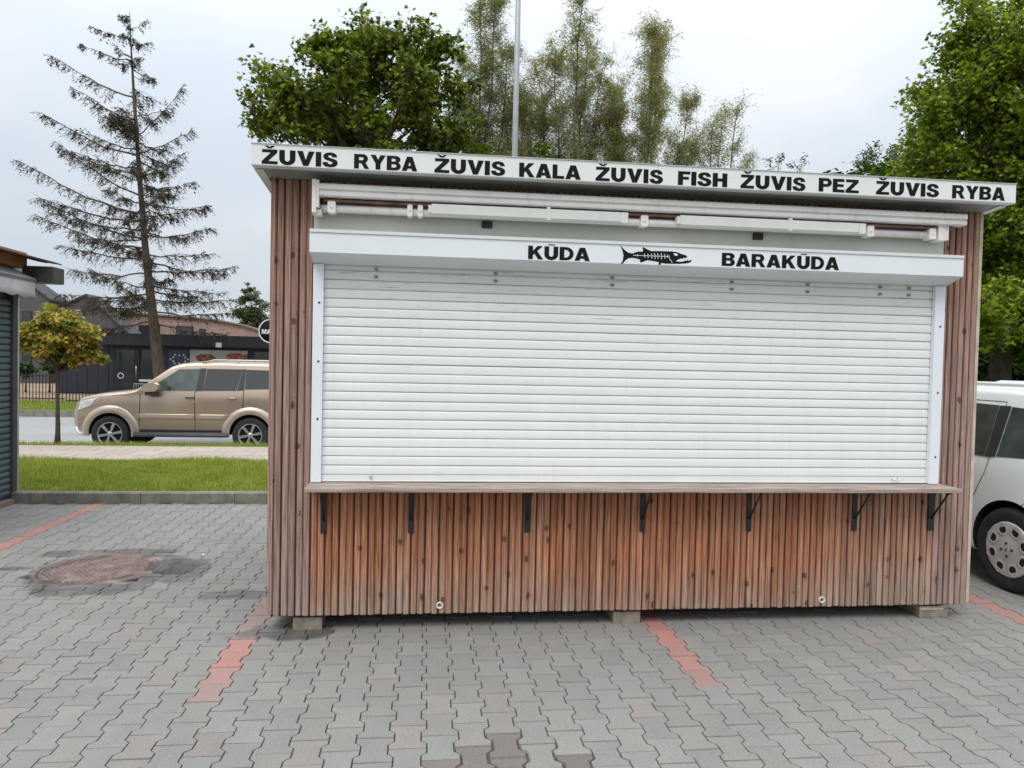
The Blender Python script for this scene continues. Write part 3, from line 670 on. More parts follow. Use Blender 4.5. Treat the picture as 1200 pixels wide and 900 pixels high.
def bar2(a, b, w):
    dx, dy = b[0]-a[0], b[1]-a[1]; l = math.hypot(dx, dy); nx_, ny = -dy/l*w/2, dx/l*w/2
    return [(a[0]+nx_, a[1]+ny), (b[0]+nx_, b[1]+ny), (b[0]-nx_, b[1]-ny), (a[0]-nx_, a[1]-ny)]
dz4 = .004
mbb = MB()
segs = [((2.1406, 2.2885), (2.3576, 2.2891), .0028)]
for (a, b), (c, d) in zip([(2.1666, 2.2958), (2.209, 2.3006), (2.23, 2.3014), (2.2517, 2.3023), (2.2713, 2.3062), (2.2911, 2.3057), (2.3122, 2.3065), (2.3327, 2.3034), (2.3506, 2.2997)],
                          [(2.1669, 2.2819), (2.2129, 2.2773), (2.2327, 2.2761), (2.2558, 2.2738), (2.2756, 2.2714), (2.2939, 2.2739), (2.3151, 2.2709), (2.3361, 2.2755), (2.3532, 2.2806)]): segs.append(((a, b), (c, d), .0034))
segs += [((2.362, 2.297), (2.3635, 2.277), .003), ((2.3635, 2.277), (2.383, 2.254), .003)]
for i, (a, b, w) in enumerate(segs):
    pl = bar2((a[0], a[1]+dz4), (b[0], b[1]+dz4), w); mbb.prism(pl, -.1732-.0002*(i > 0)-.0001*(i % 2), -.1721, 'y')
mbb.prism([(2.387, 2.3133), (2.4033, 2.3145), (2.418, 2.305), (2.4071, 2.2985), (2.3945, 2.3025)], -.1732, -.1721, 'y')
mbb.build('fish_bones', M_box, sbox)
# ------------------------------------------------------------------ foot blocks
blk = [(.157, .328, 'grey concrete block under the left end of the slatted kiosk'), (2.13, 2.304, 'grey concrete block under the middle of the slatted kiosk'), (4.213, 4.413, 'plank topped block under the right end of the slatted kiosk')]
for i, (a, b, lb) in enumerate(blk):
    r_ = thing('support_block', lb, 'support block', ((a+b)/2, .16, 0), group='blocks carrying the kiosk'); hw = (b-a)/2
    mb = MB(); top = .052 if i == 2 else .0755; mb.box(-hw, hw, -.13, .12, .001, top, ch=.004); mb.build('block', M_cblock, r_)
    if i == 2: mb = MB(); mb.box(-hw-.004, hw-.03, -.135, .12, .0525, .0755); mb.build('plank', M_counter, r_)
    else: mb = MB(); mb.box(-hw, hw, -.132, .12, .0757, .0758); 

# ------------------------------------------------------------------ neighbouring kiosk at the left edge
M_nk = plain('dark grey cladding', (.05, .052, .056), .6, var=.15)
M_nshut = plain('blue grey roller shutter', (.075, .095, .11), .4, var=.08, scale=3)
M_val = plain('grey white awning cloth', (.62, .58, .62), .85, var=.12, scale=5, grime=.3)
M_val2 = plain('pale awning cover', (.62, .64, .61), .6, var=.08, scale=5)
M_shing = plain('brown bitumen shingle', (.075, .042, .035), .9, var=.35, scale=12)
M_orange = plain('orange brown boarding', (.36, .16, .06), .75, var=.15, scale=6)
nk = thing('shuttered_stall', 'dark stall at the left edge with closed blue grey shutter and scalloped awning', 'kiosk', (-3.5, 2.7, 0))
ox, oy = -3.5, 2.7
def L(mb, nm, mat, par=nk, **k): o = mb.build(nm, mat, par, **k); o.data.transform(Matrix.Translation((-ox, -oy, 0))); return o
mb = MB(); mb.box(-6.3, -3.545, 1.2, 4.14, .045, 2.62); L(mb, 'body', M_nk)
mb = MB(); mb.box(-3.56, -3.487, 4.06, 4.16, .05, 2.40); L(mb, 'corner_post', M_nk)
mb = MB(); mb.box(-3.4868, -3.478, 4.135, 4.163, .05, 2.22); L(mb, 'metal_edge', plain('bright metal edge', (.5, .52, .5), .4, .6))
mb = MB(); mb.prism([(-3.62, .0), (-3.455, .0), (-3.46, .045), (-3.5, .055), (-3.62, .055)], 1.15, 4.36, 'y'); L(mb, 'plinth', plain('brown plinth beam', (.17, .125, .105), .9, var=.25, scale=10))
z = .09; sh = MB(); sh.box(-3.545, -3.53, 1.3, 4.06, .06, 2.2); shn = L(sh, 'shutter', M_nk)
while z < 2.14:
    mb = MB(); mb.prism([(-3.53, z), (-3.512, z+.006), (-3.508, z+.03), (-3.514, z+.055), (-3.53, z+.064)], 1.3, 4.055, 'y'); L(mb, 'shutter_slat', M_nshut, shn); z += .068
mb = MB(); n = 60; v = []; f = []
for i in range(n+1):
    y = 1.3+(4.12-1.3)*i/n; zb = 2.215+.022*abs(math.sin(y*PI/.28))
    v += [(-3.30, y, 2.405), (-3.298, y, 2.30), (-3.293+.008*math.sin(y*14), y, zb), (-3.296+.008*math.sin(y*14), y, zb), (-3.302, y, 2.30), (-3.304, y, 2.402)]
for i in range(n):
    for j in range(5): f.append((i*6+j, (i+1)*6+j, (i+1)*6+j+1, i*6+j+1))
mb.add(v, f, True); L(mb, 'valance', M_val)
mb = MB(); mb.prism([(-3.29, 2.405), (-3.285, 2.43), (-3.30, 2.437), (-3.56, 2.56), (-3.56, 2.52), (-3.31, 2.405)], 1.28, 4.14, 'y'); L(mb, 'awning_cover', M_val2)
mb = MB(); mb.box(-3.292, -3.284, 1.28, 4.141, 2.40, 2.428); L(mb, 'front_bar', plain('grey bar', (.16, .17, .18), .5))
mb = MB(); mb.box(-3.56, -3.42, 1.2, 4.20, 2.55, 2.72); L(mb, 'gable_board', M_orange)
mb = MB(); mb.box(-3.43, -3.11, 4.12, 4.36, 2.40, 2.575, ch=.008); L(mb, 'gutter_box', plain('dark brown metal', (.062, .055, .052), .5, var=.3, scale=6))
mb = MB(); n = 26; 
for i in range(n):
    t = i/n; x0 = -5.2+t*(2.02); x1 = x0+2.02/n*1.25; z0 = 3.12-.245*(x0+5.2)+.012*math.sin(i*2.1); z1 = z0-.245*(x1-x0)-.008
    mb.prism([(x0, z0+.01), (x1, z1+.014), (x1, z1+.002), (x0, z0-.014)], 1.0, 4.42, 'y')
L(mb, 'roof', M_shing)

# ------------------------------------------------------------------ grass
def grass(name, x0, x1, yz, n, h, seed, parent=None):
    g = np.random.default_rng(seed); xs = g.uniform(x0, x1, n); ys = g.uniform(yz[0][0], yz[-1][0], n)
    zs = np.interp(ys, [p[0] for p in yz], [p[1] for p in yz])-.004
    hh = h*(.45+.9*g.random(n)**1.5)*(1+.5*np.sin(xs*2.3+1)*np.sin(ys*1.9)); a = g.uniform(0, 2*PI, n); w = .0028+.003*g.random(n)
    lean = g.normal(0, .35, (n, 2))*hh[:, None]
    V = np.zeros((n, 3, 3)); V[:, 0] = np.c_[xs-np.cos(a)*w, ys-np.sin(a)*w, zs]; V[:, 1] = np.c_[xs+np.cos(a)*w, ys+np.sin(a)*w, zs]; V[:, 2] = np.c_[xs+lean[:, 0], ys+lean[:, 1], zs+hh]
    return mesh_np(name, V.reshape(-1, 3), np.arange(3*n), 3, M_grass, parent, 'stuff', g.random(n))
def leaf_mat(name, stops, trans=.35, rough=.55, nscale=.8, spec=.3):
    t = NT(name); v = t.attr('var'); p = t.pos(); f = t.math('ADD', t.math('MULTIPLY', v, .7), t.math('MULTIPLY', t.noise(p, nscale, 3), .45 if name != 'grass blades' else .75))
    c = t.ramp(f, stops); t.fin(c, rough, spec=spec)
    tb = t.node('ShaderNodeBsdfTranslucent'); c2 = t.mix(.6, c, (1.0, 1.0, .35), 'MULTIPLY'); hs = t.node('ShaderNodeVectorMath', operation='SCALE'); t.set(hs.inputs[0], c2); hs.inputs['Scale'].default_value = 1.6
    t.l.new(hs.outputs[0], tb.inputs['Color']); mxs = t.node('ShaderNodeMixShader'); mxs.inputs[0].default_value = trans
    t.l.new(t.b.outputs[0], mxs.inputs[1]); t.l.new(tb.outputs[0], mxs.inputs[2]); t.l.new(mxs.outputs[0], t.out.inputs[0]); return t.m
M_grass = leaf_mat('grass blades', [(.2, (.07, .12, .010)), (.5, (.16, .24, .018)), (.75, (.26, .33, .03)), (.95, (.42, .40, .14))], .4, nscale=2.6)
tag(grass('lawn_grass', -6.5, .9, [(4.17, .10), (5.2, .085), (6.6, .025), (7.85, -.03)], 85000, .062, 1), 'bright green mown grass strip behind the kerb', 'grass')
tag(grass('grass_strip', .9, 9, [(4.17, .10), (5.2, .085), (6.6, .025), (7.85, -.03)], 30000, .06, 2), 'mown grass strip behind the slatted kiosk', 'grass')
tag(grass('verge_grass', -9, 2, [(9.72, -.03), (10.02, -.05), (10.3, -.105)], 14000, .085, 3), 'tufty grass edging the footpath by the road', 'grass')
tag(grass('roadside_grass', -24, 4, [(20.8, -.2), (25.3, -.18)], 40000, .13, 4), 'grass verge across the road before the dark shop', 'grass')

def weeds(name, pts, n, h, seed, label):
    g = np.random.default_rng(seed); P = np.asarray(pts)[g.integers(0, len(pts), n)]; V = np.zeros((n, 3, 3)); a = g.uniform(0, 2*PI, n); w = .002
    xy = P[:, :2]+g.normal(0, .02, (n, 2))*np.array([1.6, .35]); hh = h*(.3+g.random(n)); z0 = -.008
    V[:, 0] = np.c_[xy[:, 0]-np.cos(a)*w, xy[:, 1]-np.sin(a)*w, np.full(n, z0)]; V[:, 1] = np.c_[xy[:, 0]+np.cos(a)*w, xy[:, 1]+np.sin(a)*w, np.full(n, z0)]
    ln = g.normal(0, .45, (n, 2))*hh[:, None]; V[:, 2] = np.c_[xy+ln, z0+hh]
    o = mesh_np(name, V.reshape(-1, 3), np.arange(3*n), 3, M_grass, None, 'stuff', g.random(n)*.8); tag(o, label, 'weeds')
weeds('kerb_weeds', [(-3.18, 4.03), (-3.14, 4.02), (-3.2, 4.04), (-2.62, 4.035), (-1.9, 4.04), (-1.4, 4.04), (-1.17, 4.04), (-.95, 4.03)], 420, .035, 8, 'small weeds sprouting along the foot of the kerb')
sc_m = MB(); sc_m.add([(-.012, -.006, .001), (.010, -.009, .004), (.013, .006, .002), (.001, .011, .009), (-.011, .007, .003)], [(0, 1, 2, 3, 4)]); sc_m.add([(-.012, -.006, -.0005), (.010, -.009, -.0005), (.013, .006, -.0005)], [(0, 1, 2)])
so_ = sc_m.build('paper_scrap', M_white); so_.location = (-.865, 1.80, .004); tag(so_, 'tiny white paper scrap lying on the pavers right of the manhole', 'litter')
# ------------------------------------------------------------------ TREES
def quad_leaves(name, P, size, shape, mat, parent, seed, tilt=.9, aim=None, hang=0.0, kind='stuff'):
    """one flat many-cornered leaf at every point of P (n,3)"""
    g = np.random.default_rng(seed); n = len(P); k = len(shape); S = np.asarray(shape, float)
    nrm = np.c_[g.normal(0, tilt, (n, 2)), np.ones(n)]
    nrm /= np.linalg.norm(nrm, axis=1)[:, None]
    a = g.uniform(0, 2*PI, n); d = np.c_[np.cos(a), np.sin(a), -hang*np.ones(n)+g.normal(0, .2, n)]
    if aim is not None: d = aim+g.normal(0, .25, (n, 3))
    u = d-nrm*np.sum(d*nrm, 1)[:, None]; u /= np.linalg.norm(u, axis=1)[:, None]+1e-9; w = np.cross(nrm, u)
    s = size*(.65+.6*g.random(n))
    V = P[:, None, :]+(u[:, None, :]*S[None, :, 0, None]+w[:, None, :]*S[None, :, 1, None])*s[:, None, None]
    fold = np.abs(S[:, 1])[None, :, None]*nrm[:, None, :]*s[:, None, None]*.25
    return mesh_np(name, (V+fold).reshape(-1, 3), np.arange(n*k), k, mat, parent, kind, g.random(n))
MAPLE = [(0, 0), (.18, .16), (.02, .48), (.36, .34), (.50, .55), (.60, .22), (1.0, 0), (.60, -.22), (.50, -.55), (.36, -.34), (.02, -.48), (.18, -.16)]
OVAL = [(0, 0), (.3, .22), (.7, .2), (1, 0), (.7, -.2), (.3, -.22)]
LANCE = [(0, 0), (.45, .11), (1, 0), (.45, -.11)]
def curvepts(a, b, sag, n=5, jit=.0):
    a, b = Vector(a), Vector(b); out = []
    for i in range(n+1):
        t = i/n; p = a.lerp(b, t); p.z += sag*math.sin(PI*t); 
        if 0 < i < n: p += Vector((random.gauss(0, jit), random.gauss(0, jit), random.gauss(0, jit)))
        out.append(p)
    return out
def bark_mat(name, c, scale=10):
    t = NT(name); p = t.obj(); n = t.noise(t.map(p, (1, 1, .25)), scale, 5, .65, 1); t.fin(t.ramp(n, [(.3, tuple(x*.45 for x in c)), (.7, tuple(x*1.3 for x in c))]), .95, spec=.2); t.bump(n, .8, .02); return t.m
M_bark = bark_mat('grey brown bark', (.085, .07, .055)); M_bark2 = bark_mat('spruce bark', (.12, .09, .072), 7); M_barkl = bark_mat('pale willow bark', (.17, .155, .13))
def broadleaf(name, label, loc, H, tr, clumps, mat, leaf, lsize, shape, per, seed, bark=None, group=None, crad=.6, twig=8, fork=.3, tilt=.9, cat='tree', limb_w=.30, hang=.25, trunk_lean=(0, 0)):
    """clumps: list of (x,y,z,r) relative to the base; each gets a limb, twigs and leaves"""
    random.seed(seed); g = np.random.default_rng(seed)
    root = thing(name, label, cat, loc, group=group); tb = MB()
    top = Vector((trunk_lean[0], trunk_lean[1], H)); n = 10
    tp = [Vector((trunk_lean[0]*(i/n)**1.5+random.gauss(0, .02*H/8), trunk_lean[1]*(i/n)**1.5, H*i/n)) for i in range(n+1)]
    tb.tube(tp, [tr*(1.25 if i == 0 else 1)*(1-.82*i/n) for i in range(n+1)], 10)
    LP = []
    for (x, y, z, r) in clumps:
        c = Vector((x, y, z)); dh = math.hypot(x-trunk_lean[0]*.5, y); h0 = max(H*fork, min(H*.95, z-dh*.75-r*.3)); i0 = h0/H*n; q = tp[int(i0)].lerp(tp[min(n, int(i0)+1)], i0-int(i0))
        pts = curvepts(q, c, -dh*.08+.1*r, 5, .05*dh); rr = max(.012, tr*limb_w*min(1, .35+dh/3)); tb.tube(pts, [rr*(1-.8*i/5) for i in range(6)], 5, cap=False)
        for k in range(twig):
            d = Vector((random.gauss(0, 1), random.gauss(0, 1), random.gauss(.15, .8))).normalized()*r*random.uniform(.6, 1.05)
            e = c+d; st = pts[random.choice((3, 4, 5))]
            tb.tube([st, st.lerp(e, .5)+Vector((0, 0, .05*r)), e], [rr*.28, rr*.2, .004], 3, cap=False)
            m_ = per
            t = g.random(m_)**.6; base = np.array(st.lerp(e, .35))[None]*(1-t[:, None])+np.array(e)[None]*t[:, None]
            LP.append(base+np.clip(g.normal(0, 1, (m_, 3)), -1.7, 1.7)*crad*r*.36*np.array([1, 1, .62]))
    tb.build('trunk', bark or M_bark, root)
    P = np.concatenate(LP); quad_leaves('crown', P, lsize, shape, mat, root, seed, tilt, hang=hang); return root
def ball_clumps(cx, cy, cz, rx_, ry_, rz_, n, r, seed, hollow=.35, cut=None, jag=.25):
    g = np.random.default_rng(seed); out = []
    while len(out) < n:
        d = g.normal(0, 1, 3); d /= np.linalg.norm(d); t = hollow+(1-hollow)*g.random()**.5
        t *= 1+jag*(mnoise.noise(Vector(d*1.7)+Vector((seed, 0, 0))))
        p = np.array([cx, cy, cz])+d*t*np.array([rx_, ry_, rz_])
        if cut and not cut(*p): continue
        if any((p[0]-q[0])**2+(p[1]-q[1])**2+(p[2]-q[2])**2 < (r*.75)**2 for q in out) and g.random() < .85: continue
        out.append((*p, r*g.uniform(.75, 1.2)))
    return out
M_maple = leaf_mat('maple leaves', [(.25, (.024, .044, .006)), (.5, (.065, .10, .012)), (.72, (.15, .19, .02)), (.95, (.28, .30, .05))], .42, nscale=.5)
M_maple2 = leaf_mat('dense maple leaves', [(.25, (.035, .062, .007)), (.5, (.10, .155, .015)), (.72, (.20, .27, .022)), (.95, (.34, .39, .05))], .38, nscale=.6)
M_hazel = leaf_mat('yellow green leaves', [(.3, (.06, .10, .012)), (.6, (.11, .17, .018)), (.9, (.22, .27, .03))], .4)
M_will = leaf_mat('olive willow leaves', [(.3, (.14, .15, .06)), (.6, (.25, .255, .11)), (.9, (.40, .38, .19))], .48, nscale=.4)
M_birch = leaf_mat('grey green leaves', [(.3, (.05, .075, .035)), (.6, (.09, .13, .06)), (.9, (.15, .19, .09))], .3)
M_globe = leaf_mat('yellow globe maple leaves', [(.18, (.07, .10, .015)), (.42, (.19, .22, .03)), (.62, (.36, .31, .05)), (.80, (.48, .34, .08)), (.97, (.55, .27, .14))], .3, nscale=3)
M_wood = leaf_mat('woodland leaves', [(.3, (.012, .028, .005)), (.6, (.03, .065, .010)), (.9, (.07, .12, .016))], .2, nscale=.7)
# big maple behind the kiosk (left)
cl = ball_clumps(.0, 0, 7.25, 2.8, 2.3, 2.65, 80, .50, 8, .25, lambda x, y, z: z > 4.2 and (z > 6.75 or x > -1.3 and z > 5.2 or abs(x) < 1.0) and (z > 5.9 or x < 1.6), .18)
broadleaf('maple_tree', 'dark green maple with ragged crown rising behind the left half of the kiosk roof', (-1.2, 22.4, -.2), 12.1, .30, [(x*1.46, y*1.46, (z-1.63)*1.46+1.83, q*1.46) for x, y, z, q in cl], M_maple, None, .187, MAPLE, 42, 5, tilt=.8, crad=.8, twig=8)
# tall pale willows behind the roof
def upright(name, label, loc, H, half, seed, dens=1.0, zmin=4.5, lean=0, group='pale willows behind the kiosk roof'):
    random.seed(seed); g = np.random.default_rng(seed); root = thing(name, label, 'tree', loc, group=group); tb = MB(); LP = []
    stems = max(5, int(3.4*half)+1)
    for s_ in range(stems):
        u = (s_/(stems-1)-.5)*2; bx = u*half*random.uniform(.8, 1.05); hy = random.gauss(0, half*.45); hh = H*(1-.22*abs(u)**1.5)*random.uniform(.93, 1.0)
        if s_ == stems//2: hh = H
        pts = [Vector((bx*(i/9)**1.15+lean*(i/9)**2+random.gauss(0, .07), hy*(i/9), hh*i/9)) for i in range(10)]
        tb.tube(pts, [.085*(1-.9*i/9)+.006 for i in range(10)], 6, cap=False)
        for b in range(int(40*dens*hh/12)):
            t = random.uniform(.25, 1)**.9; i = min(8, int(t*9)); p = pts[i].lerp(pts[i+1], t*9-i); ln = random.uniform(.6, 1.9)*(1.2-t*.6)
            a = random.uniform(0, 2*PI); e = p+Vector((math.cos(a)*ln*.6, math.sin(a)*ln*.6, ln*random.uniform(.5, 1.1))); e.z = min(e.z, hh*1.02)
            tb.tube([p, p.lerp(e, .5)+Vector((math.cos(a)*.1, math.sin(a)*.1, -.05)), e], [.024*(1.2-t), .014*(1.2-t), .004], 4, cap=False)
            for q in range(11):
                c = p.lerp(e, random.uniform(.15, 1.05)); d = Vector((random.gauss(0, .55), random.gauss(0, .55), random.gauss(.2, .5)))*.42
                tb.tube([c, c+d], [.006, .003], 3, cap=False); m_ = int(23*dens*random.uniform(.2, 1.6)); tt = g.random(m_)
                LP.append(np.array(c)[None]+np.array(d)[None]*tt[:, None]*1.1+np.clip(g.normal(0, .10, (m_, 3)), -.2, .2))
    tb.build('trunk', M_barkl, root); P = np.concatenate(LP); P = P[P[:, 2] > zmin]
    quad_leaves('crown', P, .115, LANCE, M_will, root, seed, 1.2, hang=.5)
upright('willow_tree', 'leftmost pale willow between the dark maple and the metal pole', (2.9, 24, -.2), 15.3, 1.55, 21, 1.15, 8)
upright('willow_tree', 'thin pale willow partly behind the metal pole', (4.7, 25.5, -.2), 13.6, 1.4, 25, 1.0, 8)
upright('willow_tree', 'tallest pale willow just right of the metal pole above the roof', (6.4, 24, -.2), 15.6, 2.0, 22, 1.25, 8)
upright('willow_tree', 'broad pale willow with spreading stems above the middle of the kiosk roof', (9.3, 24.5, -.2), 15.0, 2.3, 23, 1.3, 8, .2)
upright('willow_tree', 'short sparse willow at the right end of the pale row', (12.3, 24.5, -.2), 12.2, 1.7, 24, .95, 8, .5)
# twig tops, low green trees
cl = ball_clumps(0, 0, 7.6, 1.5, 1.2, 1.35, 26, .42, 31, .2, lambda x, y, z: z > 5.5)
broadleaf('hazel_tree', 'yellow green bushy tree low behind the roof left of the metal pole', (3.25, 22.2, -.2), 9.0, .15, [(x*1.19, y*1.19, (z-1.93)*1.19+1.83, q*1.19) for x, y, z, q in cl], M_hazel, None, .14, OVAL, 34, 31, tilt=1)
cl = ball_clumps(0, 0, 7.2, 1.1, 1.1, 1.6, 20, .40, 32, .2, lambda x, y, z: z > 5.2)
broadleaf('hazel_tree', 'yellow green bushy tree low behind the roof right of the metal pole', (5.65, 22.5, -.2), 8.6, .15, [(x*1.18, y*1.18, (z-1.93)*1.18+1.83, q*1.18) for x, y, z, q in cl], M_hazel, None, .14, OVAL, 34, 32, tilt=1)
for i, (x, y) in enumerate(((14.75, 24), (15.85, 24.3))):
    cl = [(0, 0, 10.0, .35), (.25, 0, 10.3, .28), (-.3, .1, 10.1, .28)]
    broadleaf('sapling_tree', ('left', 'right')[i]+' one of two thin treetops just showing over the right half of the roof', (x, y, -.2), 10.0, .07, cl, M_birch, None, .10, OVAL, 7, 40+i, twig=6, group='thin treetops over the roof')
# right maple, huge, hanging low, with the wood behind
cl = ball_clumps(0, 0, 7.4, 5.6, 4.4, 5.7, 235, .80, 51, .45, lambda x, y, z: z > 2.4 and not (z < 4.5 and x < -3.2) and (x+17.58)/(y+21.0) > .685+max(0, z-8.8)*.020, .12)
broadleaf('maple_tree', 'huge leafy maple filling the right edge behind the white car', (18.5, 16.5, -.1), 11.5, .34, cl, M_maple2, None, .14, MAPLE, 60, 51, tilt=.75, crad=.8, twig=9)
cl = ball_clumps(0, 0, 3.1, 2.0, 1.6, 1.7, 40, .5, 52, .3, lambda x, y, z: z > 1.6)
broadleaf('maple_tree', 'young maple with bright low boughs beside the kiosk right wall', (13.3, 12.5, -.05), 4.4, .12, cl, M_maple2, None, .15, MAPLE, 30, 52, tilt=.75, crad=.8, twig=8)
cl = ball_clumps(0, 0, 11.5, 2.1, 2, 3.0, 40, .6, 53, .2, lambda x, y, z: z > 7)
broadleaf('birch_tree', 'small grey green tree peeping out left of the huge maple', (26.2, 35, -.1), 12.5, .16, cl, M_birch, None, .16, OVAL, 26, 53)
cl = ball_clumps(0, 0, 4.3, 1.15, 1.2, 2.3, 60, .42, 54, .1, lambda x, y, z: z > 1.5)
broadleaf('birch_tree', 'distant grey green birch above the shop roof at the kiosk corner', (-11.4, 50, -.1), 5.6, .14, cl, M_birch, None, .18, OVAL, 24, 54)
# woodland mass behind the white car
g = np.random.default_rng(77); n = 95000
ax = g.uniform(19.5, 46, n); ay = 22+(ax-10)*.1+g.uniform(0, 7, n); az = g.random(n)**.8*9.5*(1+.15*np.sin(ax*1.3))-.3
P = np.c_[ax, ay, az]; cc = np.array([mnoise.noise(Vector((p[0]*.9, p[1]*.9, p[2]*.9))) for p in P]); P = P[(cc > -.12) | (P[:, 2] < 5)]
wd = quad_leaves('woodland', P, .42, OVAL, M_wood, None, 77, 1.0); tag(wd, 'dark woodland undergrowth beyond the white car', 'woodland')
for i, x in enumerate((15.6, 16.9, 18.3, 19.6, 21.2)):
    tb = MB(); yy = 19.6+.5*(i % 3); tb.tube([(0, 0, -.3), (.05, 0, 3), (.0+.1*(i % 2), 0, 5.5), (.1, 0, 7)], [.17, .14, .11, .05], 8); r_ = thing('wood_tree', ('leftmost', 'second', 'third', 'fourth', 'rightmost')[i]+' dark trunk at the edge of the wood behind the white car', 'tree', (x, yy, 0), group='trunks at the wood edge')
    tb.build('trunk', M_bark, r_); g2 = np.random.default_rng(90+i); P = np.array([0, 0, 6.2])+np.clip(g2.normal(0, 1, (2600, 3)), -1.6, 1.6)*np.array([.9, .9, 1.3]); quad_leaves('crown', P, .22, OVAL, M_wood, r_, 90+i, 1)

# ---- globe maple on the verge
gm = ball_clumps(.06, 0, 2.03, .60, .58, .50, 58, .17, 61, .3, jag=.3)+ball_clumps(-.52, -.1, 2.0, .30, .3, .2, 12, .13, 62, .1)+ball_clumps(.42, 0, 1.72, .36, .35, .16, 12, .13, 63, .1)
broadleaf('globe_maple', 'small mop headed maple with yellow tinged leaves on a thin trunk', (-5.78, 10.02, -.05), 2.0, .048, gm, M_globe, None, .098, MAPLE, 11, 61, crad=.75, twig=6, fork=.66, tilt=.75, limb_w=.35)

# ---- bare spruce across the road
def spruce():
    random.seed(3); g = np.random.default_rng(3)
    bx, by = -9.55, 27; root = thing('spruce_tree', 'tall thinning spruce with lopsided sparse drooping branches across the road', 'tree', (bx, by, -.2))
    tr = [(-9.55, -.2), (-9.75, .83), (-10.06, 3.57), (-10.34, 5.96), (-10.59, 9.0), (-10.81, 12.03), (-10.95, 14.0), (-10.99, 15.25)]
    def tx(z): return float(np.interp(z, [p[1] for p in tr], [p[0] for p in tr]))
    tb = MB(); tb.tube([(x-bx, random.gauss(0, .02), z+.2) for x, z in tr], [.28, .235, .175, .13, .088, .055, .028, .010], 12)
    ex = [(-1, 14.9, .35, .2), (-1, 14.2, 1.35, .35), (-1, 13.3, 1.8, .5), (-1, 11.9, 3.1, 1.5), (-1, 11.0, 2.4, 1.2), (-1, 9.6, 3.9, 1.7), (-1, 8.9, 3.0, .9), (-1, 7.3, 4.75, 2.0), (-1, 7.0, 4.3, 1.0), (-1, 6.3, 4.35, 1.6), (-1, 5.5, 3.6, .6), (-1, 4.9, 3.0, .15), (-1, 4.1, 3.5, -.1), (-1, 3.6, 3.9, .1), (-1, 3.0, 3.2, -.3), (-1, 8.0, 3.6, 2.3), (-1, 5.9, 4.2, 1.3),
          (1, 14.6, .65, .4), (1, 13.9, .8, .3), (1, 12.7, .85, -.1), (1, 11.2, 1.5, .35), (1, 10.4, 2.1, 1.9), (1, 9.7, 2.2, 1.1), (1, 8.9, 2.1, .8), (1, 8.3, 2.3, .3), (1, 7.2, 2.45, .7), (1, 6.4, 2.9, .3), (1, 5.7, 2.6, .2), (1, 5.0, 3.35, .45), (1, 4.5, 2.9, -.2), (1, 3.9, 3.35, .2), (1, 3.4, 3.2, .1), (1, 2.9, 2.7, -.3)]
    br = [(R(180)+random.gauss(0, .12) if s < 0 else random.gauss(0, .15), z, ln, rise) for s, z, ln, rise in ex]
    for i in range(64):
        z = random.uniform(3.4, 14.6); a = random.choice((R(90), R(-90)))+random.gauss(0, .55); br.append((a, z, min(3.4, (15.3-z)*.42+.25)*random.uniform(.5, 1), random.uniform(-.3, .5)))
    P, A = [], []
    for a, z, ln, rise in br:
        o = Vector((tx(z)-bx, 0, z+.2)); d = Vector((math.cos(a), math.sin(a), 0)); n = 9; pts = []
        for i in range(n+1):
            t = i/n; pts.append(o+d*ln*t+Vector((0, 0, rise*t**1.1-.05*ln*math.sin(PI*t)-.10*ln*max(0, t-.75)))+Vector((random.gauss(0, .025), random.gauss(0, .03), random.gauss(0, .025)))*(1 if i else 0))
        tb.tube(pts, [max(.008, .045*(ln/4)**.7*(1-.88*i/n)) for i in range(n+1)], 5, cap=False)
        m_ = int(ln*22)+6
        for k in range(m_):
            t = .18+.82*random.random()**.8; i = min(n-1, int(t*n)); c = pts[i].lerp(pts[i+1], t*n-i); sd_ = random.choice((-1, 1)); sl = random.uniform(.3, .8)*(1.15-.55*t)*(.55 if z > 12.5 else 1)
            dv = (d*random.uniform(.2, .8)+Vector((-d.y, d.x, 0))*sd_*random.uniform(.1, .8)+Vector((0, 0, random.gauss(-.42, .35)))).normalized()
            e = c+dv*sl; mid = c.lerp(e, .5)+Vector((0, 0, .04)); tb.tube([c, mid, e], [.010, .007, .003], 3, cap=False)
            if random.random() < .5:
                q = random.randint(6, 15); tt = g.random(q); u = np.array(c)[None]*(1-tt[:, None])+np.array(e)[None]*tt[:, None]; P.append(u+g.normal(0, .022, (q, 3))); A.append(np.tile(np.array(dv), (q, 1))+g.normal(0, .5, (q, 3))+np.array([0, 0, -.25]))
                if random.random() < .5:
                    q = random.randint(5, 12); hl = random.uniform(.12, .38); tt = g.random(q); u = np.array(mid)[None]+np.array([0, 0, -hl])[None]*tt[:, None]; P.append(u+g.normal(0, .02, (q, 3))); A.append(np.tile([0, 0, -1.0], (q, 1))+g.normal(0, .4, (q, 3)))
    tb.build('trunk', M_bark2, root)
    P = np.concatenate(P); A = np.concatenate(A)
    quad_leaves('needles', P, .09, [(0, 0), (.3, .15), (.7, .13), (1, 0), (.7, -.13), (.3, -.15)], leaf_mat('sparse spruce needles', [(.3, (.016, .022, .010)), (.6, (.034, .040, .016)), (.9, (.085, .08, .03))], .12, nscale=1), root, 4, 1.2, aim=A)
spruce()

